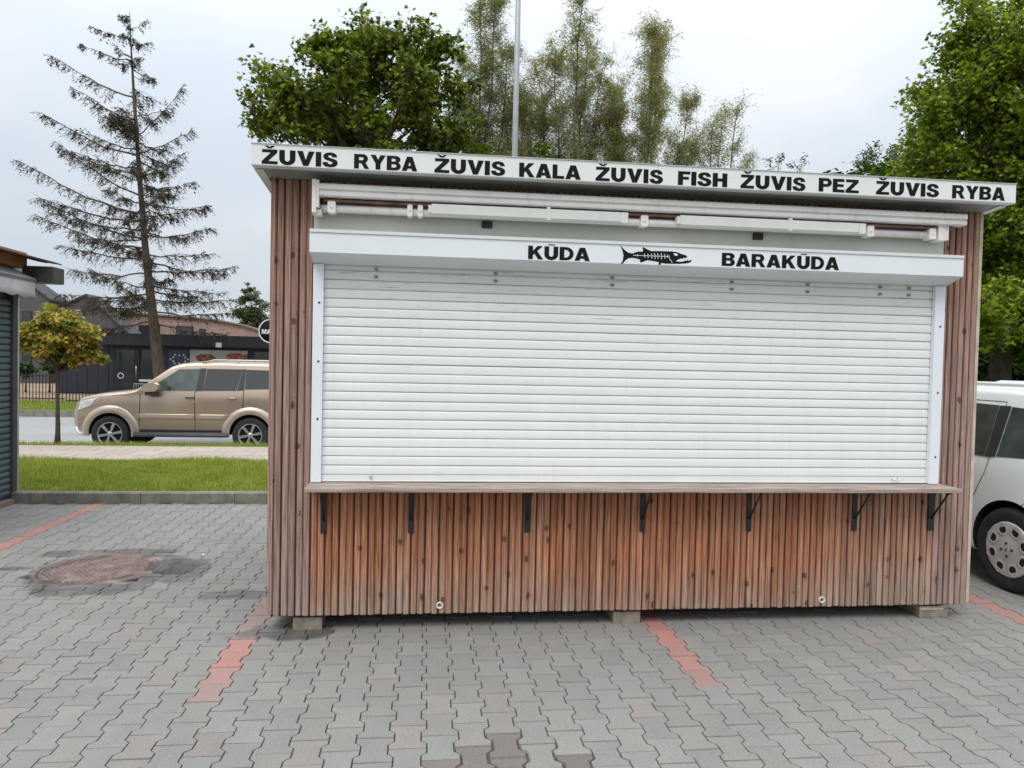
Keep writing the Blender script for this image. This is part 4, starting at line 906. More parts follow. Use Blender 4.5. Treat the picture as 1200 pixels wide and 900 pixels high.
# ------------------------------------------------------------------ poles
M_galv = plain('galvanised steel', (.36, .37, .39), .5, .3, var=.08)
pl = thing('metal_pole', 'tall plain grey metal pole rising above the kiosk roof', 'pole', (2.58, 10.02, -.05))
mb = MB(); mb.tube([(0, 0, 0), (0, 0, 6), (.01, 0, 13)], [.075, .056, .044], 16); mb.build('shaft', M_galv, pl); mb = MB(); mb.tube([(0, 0, 0), (0, 0, .35)], [.10, .10], 16); mb.build('base_sleeve', M_galv, pl)
lp = thing('street_lamp', 'small flat topped street lamp half hidden in the dark maple', 'street lamp', (1.22, 21.5, -.2))
mb = MB(); mb.tube([(0, 0, 0), (0, 0, 9.7)], [.07, .04], 10); mb.build('shaft', M_galv, lp)
mb = MB(); mb.lathe([(0, 9.90), (.14, 9.89), (.23, 9.83), (.23, 9.79), (.12, 9.78), (.10, 9.64), (0, 9.62)], (0, 0, 0), 'z', 20); mb.build('lamp_head', plain('pale lamp cap', (.6, .6, .52), .5), lp)
# ------------------------------------------------------------------ buildings across the road
M_navy = plain('navy painted sheet', (.018, .021, .036), .5, var=.12, scale=1.2)
M_navy2 = plain('dark roof edge', (.017, .019, .028), .45, var=.15, scale=2)
M_glassd = NT('dark shop glass'); M_glassd = M_glassd.fin((.03, .036, .045), .06, spec=.7)
M_glassb = plain('blue printed glass', (.035, .045, .11), .12, var=.3, scale=1.5)
shop = thing('container_shop', 'low navy blue flat roofed shop across the road behind the gold car', 'building', (-8, 30.9, -.16))
def S(mb, nm, mat, par=shop, **k): o = mb.build(nm, mat, par, **k); o.data.transform(Matrix.Translation((8, -30.9, .16))); return o
mb = MB(); mb.box(-15.5, 3, 30.9, 35.5, -.16, 2.06); S(mb, 'wall', M_navy)
i = 0; x = -15.45
while x < -13.3: mb = MB(); mb.box(x, x+.42, 30.875, 30.8995, -.1, 2.03); S(mb, 'wall_panel', M_navy); x += .44
mb = MB(); mb.box(-13.6, 3.1, 30.3, 35.8, 2.07, 2.56); mb.box(-13.62, 3.12, 30.28, 35.82, 2.561, 2.585); S(mb, 'roof', M_navy2)
d = MB(); d.box(-13.06, -11.93, 30.86, 30.899, -.14, 1.94); d = S(d, 'door', plain('black door frame', (.012, .013, .016), .4))
mb = MB(); mb.box(-12.88, -12.14, 30.845, 30.859, .1, 1.85); S(mb, 'door_glass', M_glassd, d)
mb = MB(); mb.lathe([(.10, 30.842), (.12, 30.84), (.135, 30.842)], (-12.72, 0, .69), 'y', 20); S(mb, 'ring_emblem', M_white, d)
mb = MB(); mb.tube([(-12.05, 30.82, .5), (-12.05, 30.82, 1.25)], .02, 6); S(mb, 'handle', M_chrome, d)
for a, b, m, nm in ((-11.87, -11.0, M_glassd, 'window'), (-10.72, -9.78, M_glassb, 'window'), (-6.95, -5.8, M_glassd, 'window')):
    w_ = MB(); w_.box(a, b, 30.865, 30.899, .5 if a < -10.8 else .3, 1.95); w_ = S(w_, nm, plain('window frame', (.02, .02, .03), .5) if a < -11 else bpy.data.materials['window frame'])
    mb = MB(); mb.box(a+.06, b-.06, 30.85, 30.864, (.56 if a < -10.8 else .36), 1.89); S(mb, 'pane', m, w_)
    if a < -11:
        mb = MB(); mb.box(a-.02, b+.02, 30.72, 30.8645, .44, .54); S(mb, 'sill', M_white, w_)
    if -10.8 < a < -10:
        mb = MB()
        for k in range(12):
            an = k*PI/6; rr = .30 if k % 2 else .38; mb.add([(-10.2+rr*math.cos(an)-.05, 30.846, 1.48+rr*.6*math.sin(an)), (-10.2+rr*math.cos(an), 30.846, 1.48+rr*.6*math.sin(an)-.05), (-10.2+rr*math.cos(an)+.05, 30.846, 1.48+rr*.6*math.sin(an)), (-10.2+rr*math.cos(an), 30.846, 1.48+rr*.6*math.sin(an)+.05)], [(0, 1, 2, 3)])
        S(mb, 'star_ring', M_fasciaT, w_)
rl = MB(); rl.box(-12.0, -10.9, 30.40, 30.43, .34, .37)
for k in range(12): rl.box(-12.0+k*.098, -11.98+k*.098, 30.405, 30.425, -.16, .34)
S(rl, 'railing', plain('pale grey railing', (.45, .47, .5), .5))
def banner_mat():
    t = NT('food banner print'); p = t.obj(); sx = t.node('ShaderNodeSeparateXYZ'); t.set(sx.inputs[0], p); acc = None
    base = t.ramp(t.noise(p, 1.5, 3), [(.35, (.42, .45, .47)), (.65, (.60, .60, .58))]); c = base
    nz_ = t.noise(p, 3.5, 5, .7)
    for cx_, cz_, ax_, az_ in ((-1.02, 1.72, .45, .2), (.42, 1.78, .66, .22)):
        dx = t.math('DIVIDE', t.math('SUBTRACT', sx.outputs[0], cx_), ax_); dz_ = t.math('DIVIDE', t.math('SUBTRACT', sx.outputs[2], cz_), az_)
        dd = t.math('ADD', t.math('ADD', t.math('MULTIPLY', dx, dx), t.math('MULTIPLY', dz_, dz_)), t.math('MULTIPLY', t.math('SUBTRACT', nz_, .5), 2.2))
        c = t.mix(t.rng(dd, 1.0, .7), c, t.ramp(t.noise(p, 9, 4, .7), [(.35, (.09, .02, .01)), (.55, (.35, .10, .05)), (.72, (.62, .40, .28))]))
    return t.fin(c, .5)
mb = MB(); mb.box(-9.74, -7.2, 30.84, 30.895, .95, 1.93); S(mb, 'food_banner', banner_mat())
mb = MB(); mb.box(-8.45, -8.2, 30.25, 30.2795, 2.06, 2.27); S(mb, 'small_sign', M_fasciaT)  # small white sign on the roof edge
# round sign
rs = thing('round_sign', 'round black sign with white ring half hidden behind the kiosk left edge', 'sign', (-4.79, 24, -.2))
mb = MB(); mb.tube([(0, .06, 0), (0, .06, 2.9)], .04, 8); mb.build('post', M_blackm, rs)
mb = MB(); mb.lathe([(0, -.03), (.455, -.03), (.455, .03), (0, .03)], (0, 0, 2.83), 'y', 40); mb.build('disc', M_black, rs)
mb = MB(); mb.lathe([(.41, -.034), (.45, -.034)], (0, 0, 2.83), 'y', 40); mb.build('ring', M_white, rs)
word('MA', -.33, .0, 2.72, .17, -.033, rs, M_white)
# fence
fn = thing('metal_fence', 'low black metal picket fence with a taller post across the road at the left', 'fence', (-14, 25, -.18))
def fence_run(x0, x1, h):
    mb = MB(); x = x0
    while x <= x1: mb.box(x, x+.022, -.011, .011, 0, h); x += .115
    mb.build('pickets', M_blackm, fn, 'stuff')
    for zz in (.12*h, .88*h): mb = MB(); mb.box(x0, x1+.02, -.02, -.0115, h*.9 if zz > h/2 else h*.1, (h*.9 if zz > h/2 else h*.1)+.04); mb.build('rail', M_blackm, fn)
fence_run(-3.6, 1.55, 1.05); fence_run(1.6, 2.9, .42)
mb = MB(); mb.box(-1.05, -.93, -.05, .05, 0, 2.0); mb.build('post', M_blackm, fn)
M_fr = bark_mat('dark shrub', (.05, .05, .05))
for i, (x, h) in enumerate(((-15.4, 1.0), (-14.5, 1.25), (-13.9, 1.1))):
    cl = ball_clumps(0, 0, h, .35, .35, .35, 9, .2, 70+i)
    broadleaf('garden_shrub', ('left', 'middle', 'right')[i]+' one of three dark shrubs behind the picket fence', (x*1.12+.2, 31.5, -.15), h, .05, cl, M_wood, None, .13, OVAL, 18, 70+i, twig=5, cat='shrub', group='shrubs behind the picket fence')
# grey gabled houses
M_gh = plain('dark grey render', (.085, .08, .082), .8, var=.1, scale=.6); M_ghr = plain('grey standing seam roof', (.05, .05, .053), .7, var=.15, scale=.5)
def house(name, label, x0, x1, y0, y1, eave, ridge, xr, wall, roofm, wins, group=None):
    root = thing(name, label, 'house', ((x0+x1)/2, y0, -.15), group=group); cx = (x0+x1)/2
    mb = MB(); mb.prism([(x0-cx, 0), (x1-cx, 0), (x1-cx, eave), (xr-cx, ridge), (x0-cx, eave)], 0, y1-y0, 'y'); mb.build('wall', wall, root)
    for a, b in ((x0, x1),):
        t = .14
        for (xa, za, xb, zb_) in ((xr, ridge, x1+.12, eave-(ridge-eave)/(x1-xr)*.12), (x0-.12, eave-(ridge-eave)/max(.1, (xr-x0))*.12, xr, ridge)):
            mb = MB(); mb.prism([(xa-cx, za+.01), (xb-cx, zb_+.01), (xb-cx, zb_+t), (xa-cx, za+t)], -.12, y1-y0+.1, 'y'); mb.build('roof', roofm, root)
    for (a, b, c, d) in wins:
        w_ = MB(); w_.box(a-cx, b-cx, -.03, -.001, c, d); w_ = w_.build('window', M_blackm, root)
        mb = MB(); mb.box(a-cx+.05, b-cx-.05, -.045, -.031, c+.05, d-.05); mb.build('pane', M_glassd, w_)
    return root
house('gabled_house', 'dark grey gabled house beside the left stall, tall narrow windows', -29.5, -21.0, 42, 44, 4.9, 8.2, -25.4, M_gh, M_ghr, [(-22.5, -21.95, 3.0, 4.2), (-22.5, -21.95, 1.1, 2.3)])
house('gabled_house', 'dark grey house behind the small yellow maple with long flat ridge', -24.3, -17.0, 43.5, 45.5, 2.9, 5.3, -19.6, M_gh, M_ghr, [(-17.75, -17.4, 2.7, 3.6), (-20.6, -20.1, 2.7, 3.7)])
mb = MB(); 
def brick_mat():
    t = NT('pinkish brick'); p = t.obj(); q = t.map(p, (1, 1, 1), rot=(R(90), 0, 0)); br = t.node('ShaderNodeTexBrick'); t.set(br.inputs['Vector'], q); br.inputs['Scale'].default_value = 1
    br.inputs['Brick Width'].default_value = .28; br.inputs['Row Height'].default_value = .09; br.inputs['Mortar Size'].default_value = .012
    t.set(br.inputs['Color1'], (.36, .235, .19)); t.set(br.inputs['Color2'], (.27, .165, .13)); t.set(br.inputs['Mortar'], (.36, .32, .29))
    return t.fin(t.mix(.4, br.outputs[0], t.ramp(t.noise(p, .8, 4), [(.3, .7), (.7, 1.2)]), 'MULTIPLY'), .9)
M_brick = brick_mat()
bh = thing('brick_house', 'pinkish brick building with dark windows showing over the navy shop roof', 'house', (-15, 48, -.15))
def B(mb, nm, mat, par=bh): o = mb.build(nm, mat, par); o.data.transform(Matrix.Translation((15, -48, .15))); return o
mb = MB(); mb.prism([(-19.5, -.15), (-9.0, -.15), (-9.0, 3.0), (-11.3, 3.75), (-13.2, 4.08), (-16.4, 4.28), (-19.5, 4.42)], 48, 58, 'y'); B(mb, 'wall', M_brick)
mb = MB(); mb.prism([(-19.6, 4.43), (-16.4, 4.29), (-13.2, 4.09), (-11.3, 3.76), (-8.8, 2.95), (-8.8, 3.05), (-11.3, 3.86), (-13.2, 4.19), (-16.4, 4.39), (-19.6, 4.53)], 47.8, 58.2, 'y'); B(mb, 'roof', plain('pale roof edge', (.25, .21, .19), .7))
for a, b, c, d in ((-18.2, -16.85, 2.6, 3.65), (-15.8, -14.7, 2.6, 3.65), (-14.3, -13.9, 2.9, 3.5)):
    w_ = MB(); w_.box(a, b, 47.95, 47.999, c, d); w_ = B(w_, 'window', M_blackm); mb = MB(); mb.box(a+.07, b-.07, 47.93, 47.949, c+.07, d-.07); B(mb, 'pane', M_glassd, w_)

# ------------------------------------------------------------------ CARS
def paint(name, c, metal, rough, coat):
    t = NT(name); p = t.obj(); n = t.noise(p, 2, 3); t.fin(t.ramp(n, [(.3, tuple(x*.95 for x in c)), (.7, c)]), rough, metal); t.b.inputs['Coat Weight'].default_value = coat; t.b.inputs['Coat Roughness'].default_value = .05
    lw = t.rng(t.noise(t.map(p, (1, 1, 1)), 5, 4, .6), .45, .8, 0, .25); return t.m
M_gold = paint('beige metallic paint', (.455, .355, .275), .6, .25, .6)
M_goldl = paint('light beige metallic paint', (.52, .415, .335), .5, .30, .5)
M_whitecar = paint('white car paint', (.85, .93, .915), 0, .4, .15)
def tyre_mat():
    t = NT('tyre rubber'); p = t.obj(); n = t.noise(p, 14, 4); t.fin(t.ramp(n, [(.3, (.014, .014, .014)), (.7, (.035, .033, .03))]), .85); t.bump(t.noise(p, 60, 2), .3, .003); return t.m
M_tyre = tyre_mat()
M_rim = plain('silver alloy', (.52, .52, .50), .32, .8, var=.08); M_hubcap = plain('silver plastic hubcap', (.64, .64, .62), .35, .3, var=.08, scale=10, grime=.2)
M_glass = NT('tinted car glass').fin((.018, .022, .024), .035, spec=.8); M_glassf = plain('green tinted car glass', (.05, .072, .062), .04, var=.5, scale=4, spec=.8)
M_plast = plain('black plastic trim', (.025, .025, .027), .55, var=.15); M_bplast = plain('grey plastic step', (.06, .06, .065), .6, var=.1)
M_lens = plain('headlight lens', (.62, .64, .66), .12, .1, var=.15, scale=12); M_redl = plain('red lamp lens', (.35, .02, .02), .15)
def lerp_tab(tab, x):
    return float(np.interp(x, [p[0] for p in tab], [p[1] for p in tab]))
def car(name, label, loc, rotz, P, paintm, lightm):
    root = thing(name, label, 'car', loc, rotz)
    xx_ = sorted(set(P['xs'])); P['xs'] = sorted(set(P['xs'])|{round(xx_[0]+.05*i, 3) for i in range(1, int((xx_[-1]-xx_[0])/.05)) if min(abs(xx_[0]+.05*i-q) for q in xx_) > .018})
    hwf = lambda x, z: lerp_tab(P['plan'], x)*lerp_tab(P['side'], z)
    xs = P['xs']; NL = 14; rings = []
    for x in xs:
        zb, zt = lerp_tab(P['bot'], x), lerp_tab(P['top'], x); w0 = hwf(x, zb); ring = [(0, zb), (w0*.8, zb), (w0*.95, zb+.02)]
        sh_ = P.get('shr', .07)
        for i in range(NL): z = zb+.05+(zt-sh_-zb-.05)*i/(NL-1); ring.append((hwf(x, z), z))
        w1 = hwf(x, zt-sh_); ring += [(w1*.985, zt-sh_*.55), (w1*.95, zt-sh_*.25), (w1*.86, zt-.012), (w1*.6, zt+.006), (w1*.3, zt+.014), (0, zt+.017)]; rings.append(ring)
    m = len(rings[0]); v = []; f = []
    for x, rg in zip(xs, rings):
        v += [(x, -a, b) for a, b in rg]+[(x, a, b) for a, b in rg[-2:0:-1]]
    M_ = 2*m-2
    for i in range(len(xs)-1):
        for j in range(M_): j2 = (j+1) % M_; f.append((i*M_+j, i*M_+j2, (i+1)*M_+j2, (i+1)*M_+j))
    f.append(tuple(range(M_))[::-1]); f.append(tuple((len(xs)-1)*M_+j for j in range(M_)))
    mb = MB(); mb.add(v, f, True); body = mb.build('body', [paintm, M_plast], root)
    # wheel arches cut out of the closed shell
    c = MB()
    for wx in P['axles']: 
        for s in (-1, 1): c.lathe([(0, s*(P['hw']-.36)), (P['ar'], s*(P['hw']-.36)), (P['ar'], s*(P['hw']+.3)), (0, s*(P['hw']+.3))], (wx, 0, P['wr']+.01), 'y', 40, mi=1)
    cut = c.build('cutter', [paintm, M_plast], None); bm = bmesh.new(); bm.from_mesh(cut.data); bmesh.ops.remove_doubles(bm, verts=bm.verts, dist=1e-5); bmesh.ops.recalc_face_normals(bm, faces=bm.faces); bm.to_mesh(cut.data); bm.free()
    body.parent = None; md = body.modifiers.new('b', 'BOOLEAN'); md.object = cut; md.operation = 'DIFFERENCE'; md.solver = 'EXACT'
    dg = bpy.context.evaluated_depsgraph_get(); me = bpy.data.meshes.new_from_object(body.evaluated_get(dg)); body.modifiers.clear(); body.data = me; me.set_sharp_from_angle(angle=R(38)); body.parent = root
    bpy.data.objects.remove(cut)
    def patch(nm, quad, mat, off=.004, n=8, side=-1, par=root, thick=0):
        """curved pane following the flank between four (x,z) corners: bl, br, tr, tl"""
        mb = MB(); v = []; f = []
        for i in range(n+1):
            for j in range(n+1):
                s, t = i/n, j/n; a = Vector(quad[0]).lerp(Vector(quad[1]), s); b = Vector(quad[3]).lerp(Vector(quad[2]), s); p = a.lerp(b, t)
                v.append((p.x, side*(hwf(p.x, p.y)+off), p.y))
        for i in range(n):
            for j in range(n): f.append((i*(n+1)+j, (i+1)*(n+1)+j, (i+1)*(n+1)+j+1, i*(n+1)+j+1))
        if thick:
            k = len(v); v += [(a, b-side*thick, c_) for a, b, c_ in v]; edge = [i*(n+1) for i in range(n+1)]+[n*(n+1)+j for j in range(1, n+1)]+[i*(n+1)+n for i in range(n-1, -1, -1)]+[j for j in range(n-1, 0, -1)]
            for q in range(len(edge)): a, b = edge[q], edge[(q+1) % len(edge)]; f.append((a, b, b+k, a+k))
        mb.add(v, f, True); return mb.build(nm, mat, par)
    for side in (-1, 1):
        for nm, q, mt in P['glass']: patch(nm, q, mt, .004, side=side)
        for nm, q, mt, off in P['trim']: patch(nm, q, mt, off, 6, side, thick=.02 if off > .006 else 0)
    if 'screen' in P:
        xa, xb, k = P['screen']; mb = MB(); v = []; f = []; n = 10
        for i in range(n+1):
            x = xa+(xb-xa)*i/n; zt = lerp_tab(P['top'], x); w1 = hwf(x, zt-.07)*k
            for j in range(n+1): u = -1+2*j/n; v.append((x-.002, u*w1, zt+.0225-.035*u**4))
        for i in range(n):
            for j in range(n): f.append((i*(n+1)+j, (i+1)*(n+1)+j, (i+1)*(n+1)+j+1, i*(n+1)+j+1))
        mb.add(v, f, True); mb.build('windscreen', M_glass, root)
    # wheels
    for wx in P['axles']:
        for s in (-1, 1):
            r = P['wr']; tw_ = P['tw']; yo = s*(P['hw']-.015); w_ = MB()
            pr = [(r*.66, 0), (r*.72, .004), (r*.86, .010), (r*.95, 0), (r*.985, -.02), (r, -.05), (r, -tw_+.05), (r*.95, -tw_), (r*.66, -tw_)]
            w_.lathe([(a, s*b) for a, b in pr], (wx, yo, r), 'y', 48); ty = w_.build('tyre', M_tyre, None)
            wh = bpy.data.objects.new('wheel', None); put(wh, root); ty.parent = wh
            P['rimf'](wx, yo, r, s, wh)
    P['extra'](root, hwf, patch)
    return root
def rim_six(wx, yo, r, s, wh):
    mb = MB(); R0 = r*.66
    mb.lathe([(R0, s*.002), (R0*.97, s*.004), (R0*.92, -s*.006), (R0*.90, -s*.06)], (wx, yo, r), 'y', 40); mb.lathe([(0, s*.0), (.045, s*.0), (.055, -s*.012)], (wx, yo, r), 'y', 20)
    for k in range(6):
        a = k*PI/3+.2; ca, sa = math.cos(a), math.sin(a)
        def Q(rad, t, d): return (wx+rad*ca-t*sa, yo+s*d, r+rad*sa+t*ca)
        v = [Q(.03, -.018, -.004), Q(.03, .018, -.004), Q(R0*.95, .030, -.004), Q(R0*.95, -.030, -.004), Q(.03, -.022, -.04), Q(.03, .022, -.04), Q(R0*.95, .034, -.04), Q(R0*.95, -.034, -.04)]
        mb.add(v, [(0, 1, 2, 3), (0, 3, 7, 4), (1, 5, 6, 2), (3, 2, 6, 7), (4, 7, 6, 5), (0, 4, 5, 1)])
    mb.build('rim', M_rim, wh); mb = MB(); mb.lathe([(0, -s*.07), (R0*.92, -s*.07)], (wx, yo, r), 'y', 24); mb.build('spoke_shade_disc', M_dark, wh)  # near-black disc stands in for the shade behind the spokes
def rim_cap(wx, yo, r, s, wh):
    mb = MB(); R0 = .208
    mb.lathe([(R0, -s*.004), (R0*.985, s*.006), (R0*.93, s*.010), (R0*.62, s*.004), (R0*.35, s*.012), (R0*.1, s*.018), (0, s*.018)], (wx, yo, r), 'y', 64); mb.build('hubcap', M_hubcap, wh)
    for k in range(8):
        a = k*PI/4+.35; cx_, cz_ = wx+math.cos(a)*R0*.755, r+math.sin(a)*R0*.755; n = 16; q = MB()
        ring = []; inner = []; rim2 = []
        for i in range(n):
            b = 2*PI*i/n; u, w = .040*math.cos(b), .036*math.sin(b)*(1-.25*math.cos(b)); d = lambda kx: (cx_+kx*(u*math.cos(a)-w*math.sin(a)), cz_+kx*(u*math.sin(a)+w*math.cos(a)))
            p1, p2, p3 = d(1.28), d(1.05), d(.86); rim2.append((p1[0], yo+s*.0075, p1[1])); ring.append((p2[0], yo+s*.0125, p2[1])); inner.append((p3[0], yo+s*.0078, p3[1]))
        q.add(rim2+ring+inner, [(i, (i+1) % n, n+(i+1) % n, n+i) for i in range(n)]+[(n+i, n+(i+1) % n, 2*n+(i+1) % n, 2*n+i) for i in range(n)], True); q.add(inner, [tuple(range(n))], False, 1)
        q.build('hubcap_hole', [M_hubcap, M_dark], wh)
    for k in range(4):
        a = k*PI/2+.1; mb = MB(); mb.lathe([(.011, s*.014), (.009, s*.021), (0, s*.021)], (wx+math.cos(a)*.047, yo, r+math.sin(a)*.047), 'y', 10); mb.build('wheel_bolt', M_plast, wh)
    mb = MB(); mb.prism([(wx-.012, r-.012), (wx-.002, r-.014), (wx+.01, r-.006), (wx+.006, r+.004), (wx+.012, r+.014), (wx+.002, r+.012), (wx-.006, r+.004)], yo+s*.0182, yo+s*.0205, 'y'); mb.build('badge', M_chrome, wh)
def suv_extra(root, hwf, patch):
    for s in (-1, 1):
        # arch flares
        for wx in (-2.815, 0):
            mb = MB(); n = 22; v = []; f = []
            for i in range(n+1):
                a = R(-12+204*i/n); 
                for rr, o in ((.425, .0), (.43, .035), (.50, .038), (.565, .022), (.585, .002)):
                    X = wx+rr*math.cos(a)*(1.0); Z = .40+rr*math.sin(a)*(.98); Z = max(Z, .33); v.append((X, s*(hwf(X, max(Z, .35))+o), Z))
            for i in range(n):
                for j in range(4): f.append((i*5+j, (i+1)*5+j, (i+1)*5+j+1, i*5+j+1))
            mb.add(v, f, True); mb.build('arch_flare', M_goldl, root)
        mb = MB(); mb.prism([(s*.90, .36), (s*1.0, .33), (s*1.02, .37), (s*1.0, .42), (s*.90, .43)], -2.32, -.44, 'x'); mb.build('side_step', M_bplast, root)
        mb = MB(); mb.tube([(-1.05, s*.70, 1.89), (-.80, s*.70, 1.95), (.55, s*.70, 1.955), (.85, s*.70, 1.90)], .017, 8)
        for xx in (-.3, .35): mb.tube([(xx, s*.70, 1.88), (xx, s*.70, 1.95)], .014, 6)
        mb.build('roof_rail', plain('pale roof rail', (.55, .5, .43), .4, .3) if s < 0 else bpy.data.materials['pale roof rail'], root)
        mr = MB(); prof = [(-2.13, 1.27), (-2.10, 1.37), (-2.02, 1.415), (-1.88, 1.42), (-1.81, 1.39), (-1.80, 1.30), (-1.86, 1.25), (-2.05, 1.235)]
        mr.prism([(a, b+.035) for a, b in prof], s*.98, s*1.13, 'y'); m_ = mr.build('mirror', M_goldl, root); mb = MB(); mb.prism([(-2.06, 1.20), (-1.86, 1.20), (-1.84, 1.27), (-2.06, 1.27)], s*.86, s*1.10, 'y'); mb.build('mirror_arm', M_plast, m_)
        for hx in (-1.235, -.37): mb = MB(); y_ = hwf(hx, 1.15); mb.tube([(hx-.085, s*(y_+.004), 1.15), (hx-.05, s*(y_+.035), 1.155), (hx+.05, s*(y_+.035), 1.155), (hx+.085, s*(y_+.004), 1.155)], .014, 6); mb.build('door_handle', M_plast if hx < -1 else M_goldl, root)
        patch('headlight', [(-3.50, .84), (-3.20, .95), (-3.04, 1.13), (-3.42, 1.045)], M_lens, .010, 6, s, root, .02)
        patch('indicator', [(-3.20, .955), (-3.10, .99), (-2.98, 1.12), (-3.05, 1.125)], M_goldl, .006, 4, s)
        mb = MB(); mb.tube([(-3.62, s*.50, .92), (-3.66, s*.50, .75), (-3.66, s*.50, .55), (-3.62, s*.52, .42), (-3.52, s*.66, .36), (-3.30, s*.86, .36)], .03, 8); mb.tube([(-3.64, s*.02, .88), (-3.64, s*.50, .88)], .03, 8); mb.tube([(-3.63, s*.02, .42), (-3.62, s*.52, .42)], .03, 8); mb.build('bull_bar', M_chrome, root)
        mb = MB(); mb.box(1.0, 1.27, s*.80-.08, s*.80+.11, 1.0, 1.45); mb.build('tail_light', M_redl, root)
    mb = MB(); mb.box(-3.60, -3.50, -.5, .5, .70, .98, ch=.02); mb.build('grille', M_chrome, root)
    mb = MB(); mb.box(-2.0, -2.06+.10, -.3, .1, 1.25, 1.30); 
    # no cabin is modelled; its darkness is put into the opaque glass colour
seam = .012
SUV = dict(hw=.935, wr=.375, tw=.25, ar=.44, axles=(-2.815, 0), shr=.07,
    plan=[(-3.57, .74), (-3.5, .80), (-3.3, .875), (-3.0, .915), (-2.4, .93), (.7, .93), (1.1, .90), (1.28, .86)],
    side=[(.3, .96), (.5, .99), (.75, 1.0), (1.05, .995), (1.22, .965), (1.72, .80), (1.9, .76)],
    bot=[(-3.57, .50), (-3.45, .38), (-3.2, .33), (-2.5, .36), (.5, .36), (1.1, .42), (1.28, .5)],
    top=[(-3.57, .84), (-3.53, .98), (-3.42, 1.09), (-3.2, 1.155), (-2.9, 1.20), (-2.5, 1.24), (-2.30, 1.28), (-1.66, 1.745), (-1.5, 1.80), (-1.25, 1.83), (-.6, 1.85), (.3, 1.845), (.8, 1.81), (1.0, 1.76), (1.14, 1.45), (1.24, 1.1), (1.28, .95)],
    glass=[('side_window', [(-2.12, 1.245), (-1.135, 1.255), (-1.075, 1.70), (-1.50, 1.685)], M_glassf), ('side_window', [(-.98, 1.26), (-.30, 1.27), (-.20, 1.705), (-.93, 1.705)], M_glass), ('quarter_window', [(-.13, 1.30), (.92, 1.33), (.80, 1.69), (-.13, 1.70)], M_glass)],
    trim=[('pillar_trim', [(-1.13, 1.25), (-.985, 1.255), (-.94, 1.71), (-1.07, 1.71)], M_plast, .005), ('pillar_trim', [(-.29, 1.27), (-.145, 1.285), (-.145, 1.71), (-.195, 1.71)], M_plast, .005),
          ('door_seam', [(-1.122, .47), (-1.108, .47), (-1.13, 1.25), (-1.145, 1.25)], M_plast, .003), ('door_seam', [(-.16, .90), (-.145, .90), (-.135, 1.70), (-.15, 1.70)], M_plast, .006), ('door_seam', [(-2.24, .55), (-2.225, .55), (-2.215, 1.20), (-2.23, 1.20)], M_plast, .003), ('door_seam', [(-2.23, .46), (-.45, .46), (-.45, .475), (-2.23, .475)], M_plast, .003),
          ('side_moulding', [(-2.26, .70), (-1.13, .70), (-1.13, .79), (-2.26, .79)], M_goldl, .018), ('side_moulding', [(-1.10, .70), (-.50, .70), (-.44, .79), (-1.10, .79)], M_goldl, .018),
          ('sill_trim', [(-2.35, .37), (-.42, .37), (-.42, .46), (-2.35, .46)], M_plast, .006)],
    screen=(-2.27, -1.56, .93), rimf=rim_six, extra=suv_extra, xs=[-3.57, -3.54, -3.5, -3.43, -3.35, -3.25, -3.1, -2.9, -2.7, -2.5, -2.35, -2.28, -2.1, -1.9, -1.75, -1.62, -1.5, -1.35, -1.2, -.9, -.5, 0, .4, .8, 1.0, 1.07, 1.14, 1.2, 1.25, 1.28])
zz = lambda z: z+.065*max(0, z-.45)/1.35
for key in ('side', 'bot', 'top'): SUV[key] = [(a if key != 'side' else zz(a), zz(b) if key != 'side' else b) for a, b in SUV[key]]
SUV['glass'] = [(n_, [(a, zz(b)) for a, b in q_], m_) for n_, q_, m_ in SUV['glass']]
SUV['trim'] = [(n_, [(a, zz(b)) for a, b in q_], m_, o_) for n_, q_, m_, o_ in SUV['trim']]
car('suv', 'beige gold off road car parked at the road edge with black side step', (-2.735, 11.7+.935, -.39), 0, SUV, M_gold, M_goldl)
def wag_extra(root, hwf, patch):
    for s in (-1, 1):
        mb = MB(); mb.tube([(-1.9, s*.60, 1.50), (-1.7, s*.61, 1.548), (.05, s*.60, 1.548), (.35, s*.585, 1.50)], [.014, .018, .018, .014], 8); mb.build('roof_rail', M_white, root)
        mb = MB(); mb.prism([(-2.35, 1.0), (-2.25, 1.12), (-2.12, 1.12), (-2.12, 1.0)], s*.86, s*1.02, 'y'); mb.build('mirror', M_whitecar, root)
        for hx in (-1.35, -.45): mb = MB(); y_ = hwf(hx, .93); mb.tube([(hx-.08, s*(y_+.003), .93), (hx-.05, s*(y_+.03), .93), (hx+.05, s*(y_+.03), .93), (hx+.08, s*(y_+.003), .93)], .012, 6); mb.build('door_handle', M_whitecar, root)
        mb = MB(); mb.box(.66, .775, s*.70-.05, s*.70+.035, .80, 1.12, ch=.01); mb.build('tail_light', M_redl, root)
        if s > 0: mb = MB(); mb.add([(.592, -.50, 1.43), (.592, .50, 1.43), (.715, .56, 1.17), (.715, -.56, 1.17)], [(0, 1, 2, 3)]); mb.build('rear_window', M_glass, root)
        mb = MB(); mb.add([(-3.30, s*.72, .62), (-3.05, s*.83, .70), (-2.95, s*.845, .80), (-3.15, s*.76, .78)], [(0, 1, 2, 3)]); mb.build('headlight', M_lens, root)
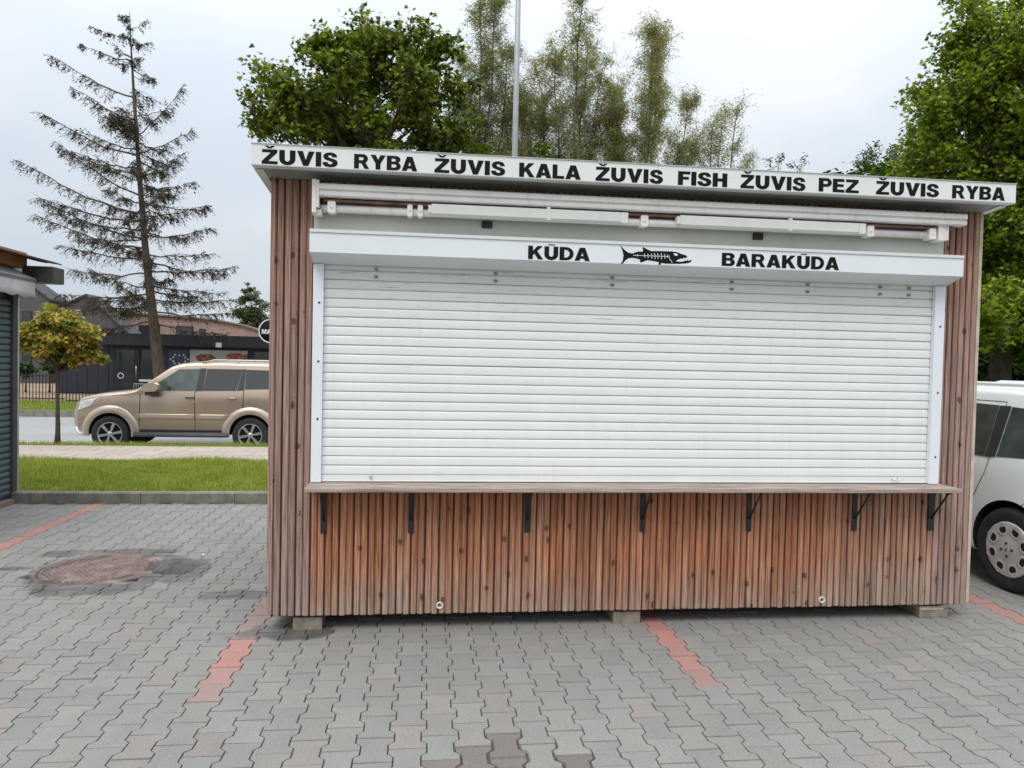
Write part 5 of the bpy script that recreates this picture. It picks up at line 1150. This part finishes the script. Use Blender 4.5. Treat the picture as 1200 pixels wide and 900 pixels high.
WAG = dict(hw=.865, wr=.317, tw=.195, ar=.358, axles=(-2.66, 0), shr=.055,
    plan=[(-3.5, .60), (-3.42, .70), (-3.2, .79), (-2.7, .85), (-2.0, .86), (.1, .862), (.5, .845), (.75, .79), (.84, .70)],
    side=[(.2, .95), (.35, .975), (.6, 1.0), (.85, .995), (.985, .97), (1.03, .95), (1.40, .82), (1.56, .765)],
    bot=[(-3.5, .35), (-3.4, .22), (-2.5, .19), (.2, .21), (.6, .26), (.84, .40)],
    top=[(-3.5, .62), (-3.4, .74), (-3.1, .86), (-2.6, .97), (-2.3, 1.02), (-1.55, 1.42), (-1.3, 1.49), (-.8, 1.525), (-.2, 1.52), (.2, 1.50), (.55, 1.45), (.68, 1.20), (.78, 1.0), (.84, .85)],
    glass=[('side_window', [(-2.15, 1.0), (-1.20, .985), (-1.22, 1.40), (-1.62, 1.36)], M_glass), ('side_window', [(-1.10, .985), (-.275, .987), (-.275, 1.385), (-1.12, 1.405)], M_glassf), ('quarter_window', [(-.165, .997), (.52, 1.035), (.40, 1.355), (-.155, 1.38)], M_glassf)],
    trim=[('pillar_trim', [(-.27, .985), (-.17, .995), (-.16, 1.385), (-.27, 1.385)], M_plast, .006), ('pillar_trim', [(-1.2, .985), (-1.10, .985), (-1.12, 1.405), (-1.22, 1.40)], M_plast, .006),
          ('door_seam', [(-.245, .87), (-.239, .87), (-.219, .99), (-.225, .99)], M_plast, .003), ('door_seam', [(-.345, .665), (-.337, .665), (-.239, .87), (-.245, .87)], M_plast, .003),
          ('door_seam', [(-1.9, 1.423), (-.215, 1.413), (-.215, 1.418), (-1.9, 1.428)], M_plast, .003), ('door_seam', [(-.218, 1.385), (-.213, 1.385), (-.213, 1.418), (-.218, 1.418)], M_plast, .003),
          ('door_seam', [(-1.16, .35), (-1.152, .35), (-1.152, .98), (-1.16, .98)], M_plast, .003), ('bumper_seam', [(.085, .655), (.16, .70), (.16, .705), (.085, .66)], M_plast, .003), ('bumper_seam', [(.16, .70), (.75, .72), (.75, .725), (.16, .705)], M_plast, .003)],
    screen=(-2.28, -1.5, .93), rimf=rim_cap, extra=wag_extra, xs=[-3.5, -3.46, -3.4, -3.3, -3.2, -3.0, -2.8, -2.6, -2.4, -2.3, -2.1, -1.9, -1.7, -1.55, -1.4, -1.2, -.8, -.4, -.2, 0, .2, .4, .55, .62, .68, .74, .78, .81, .84])
ang = R(-87); d_ = Vector((math.cos(ang), math.sin(ang))); nside = Vector((-math.sin(ang), math.cos(ang)))   # local +y in the world
cpos = Vector((5.27, .57))+d_*.025+nside*.862
car('station_wagon', 'white estate car with silver eight hole wheel covers parked right of the kiosk', (cpos.x, cpos.y, 0), ang, WAG, M_whitecar, M_whitecar)
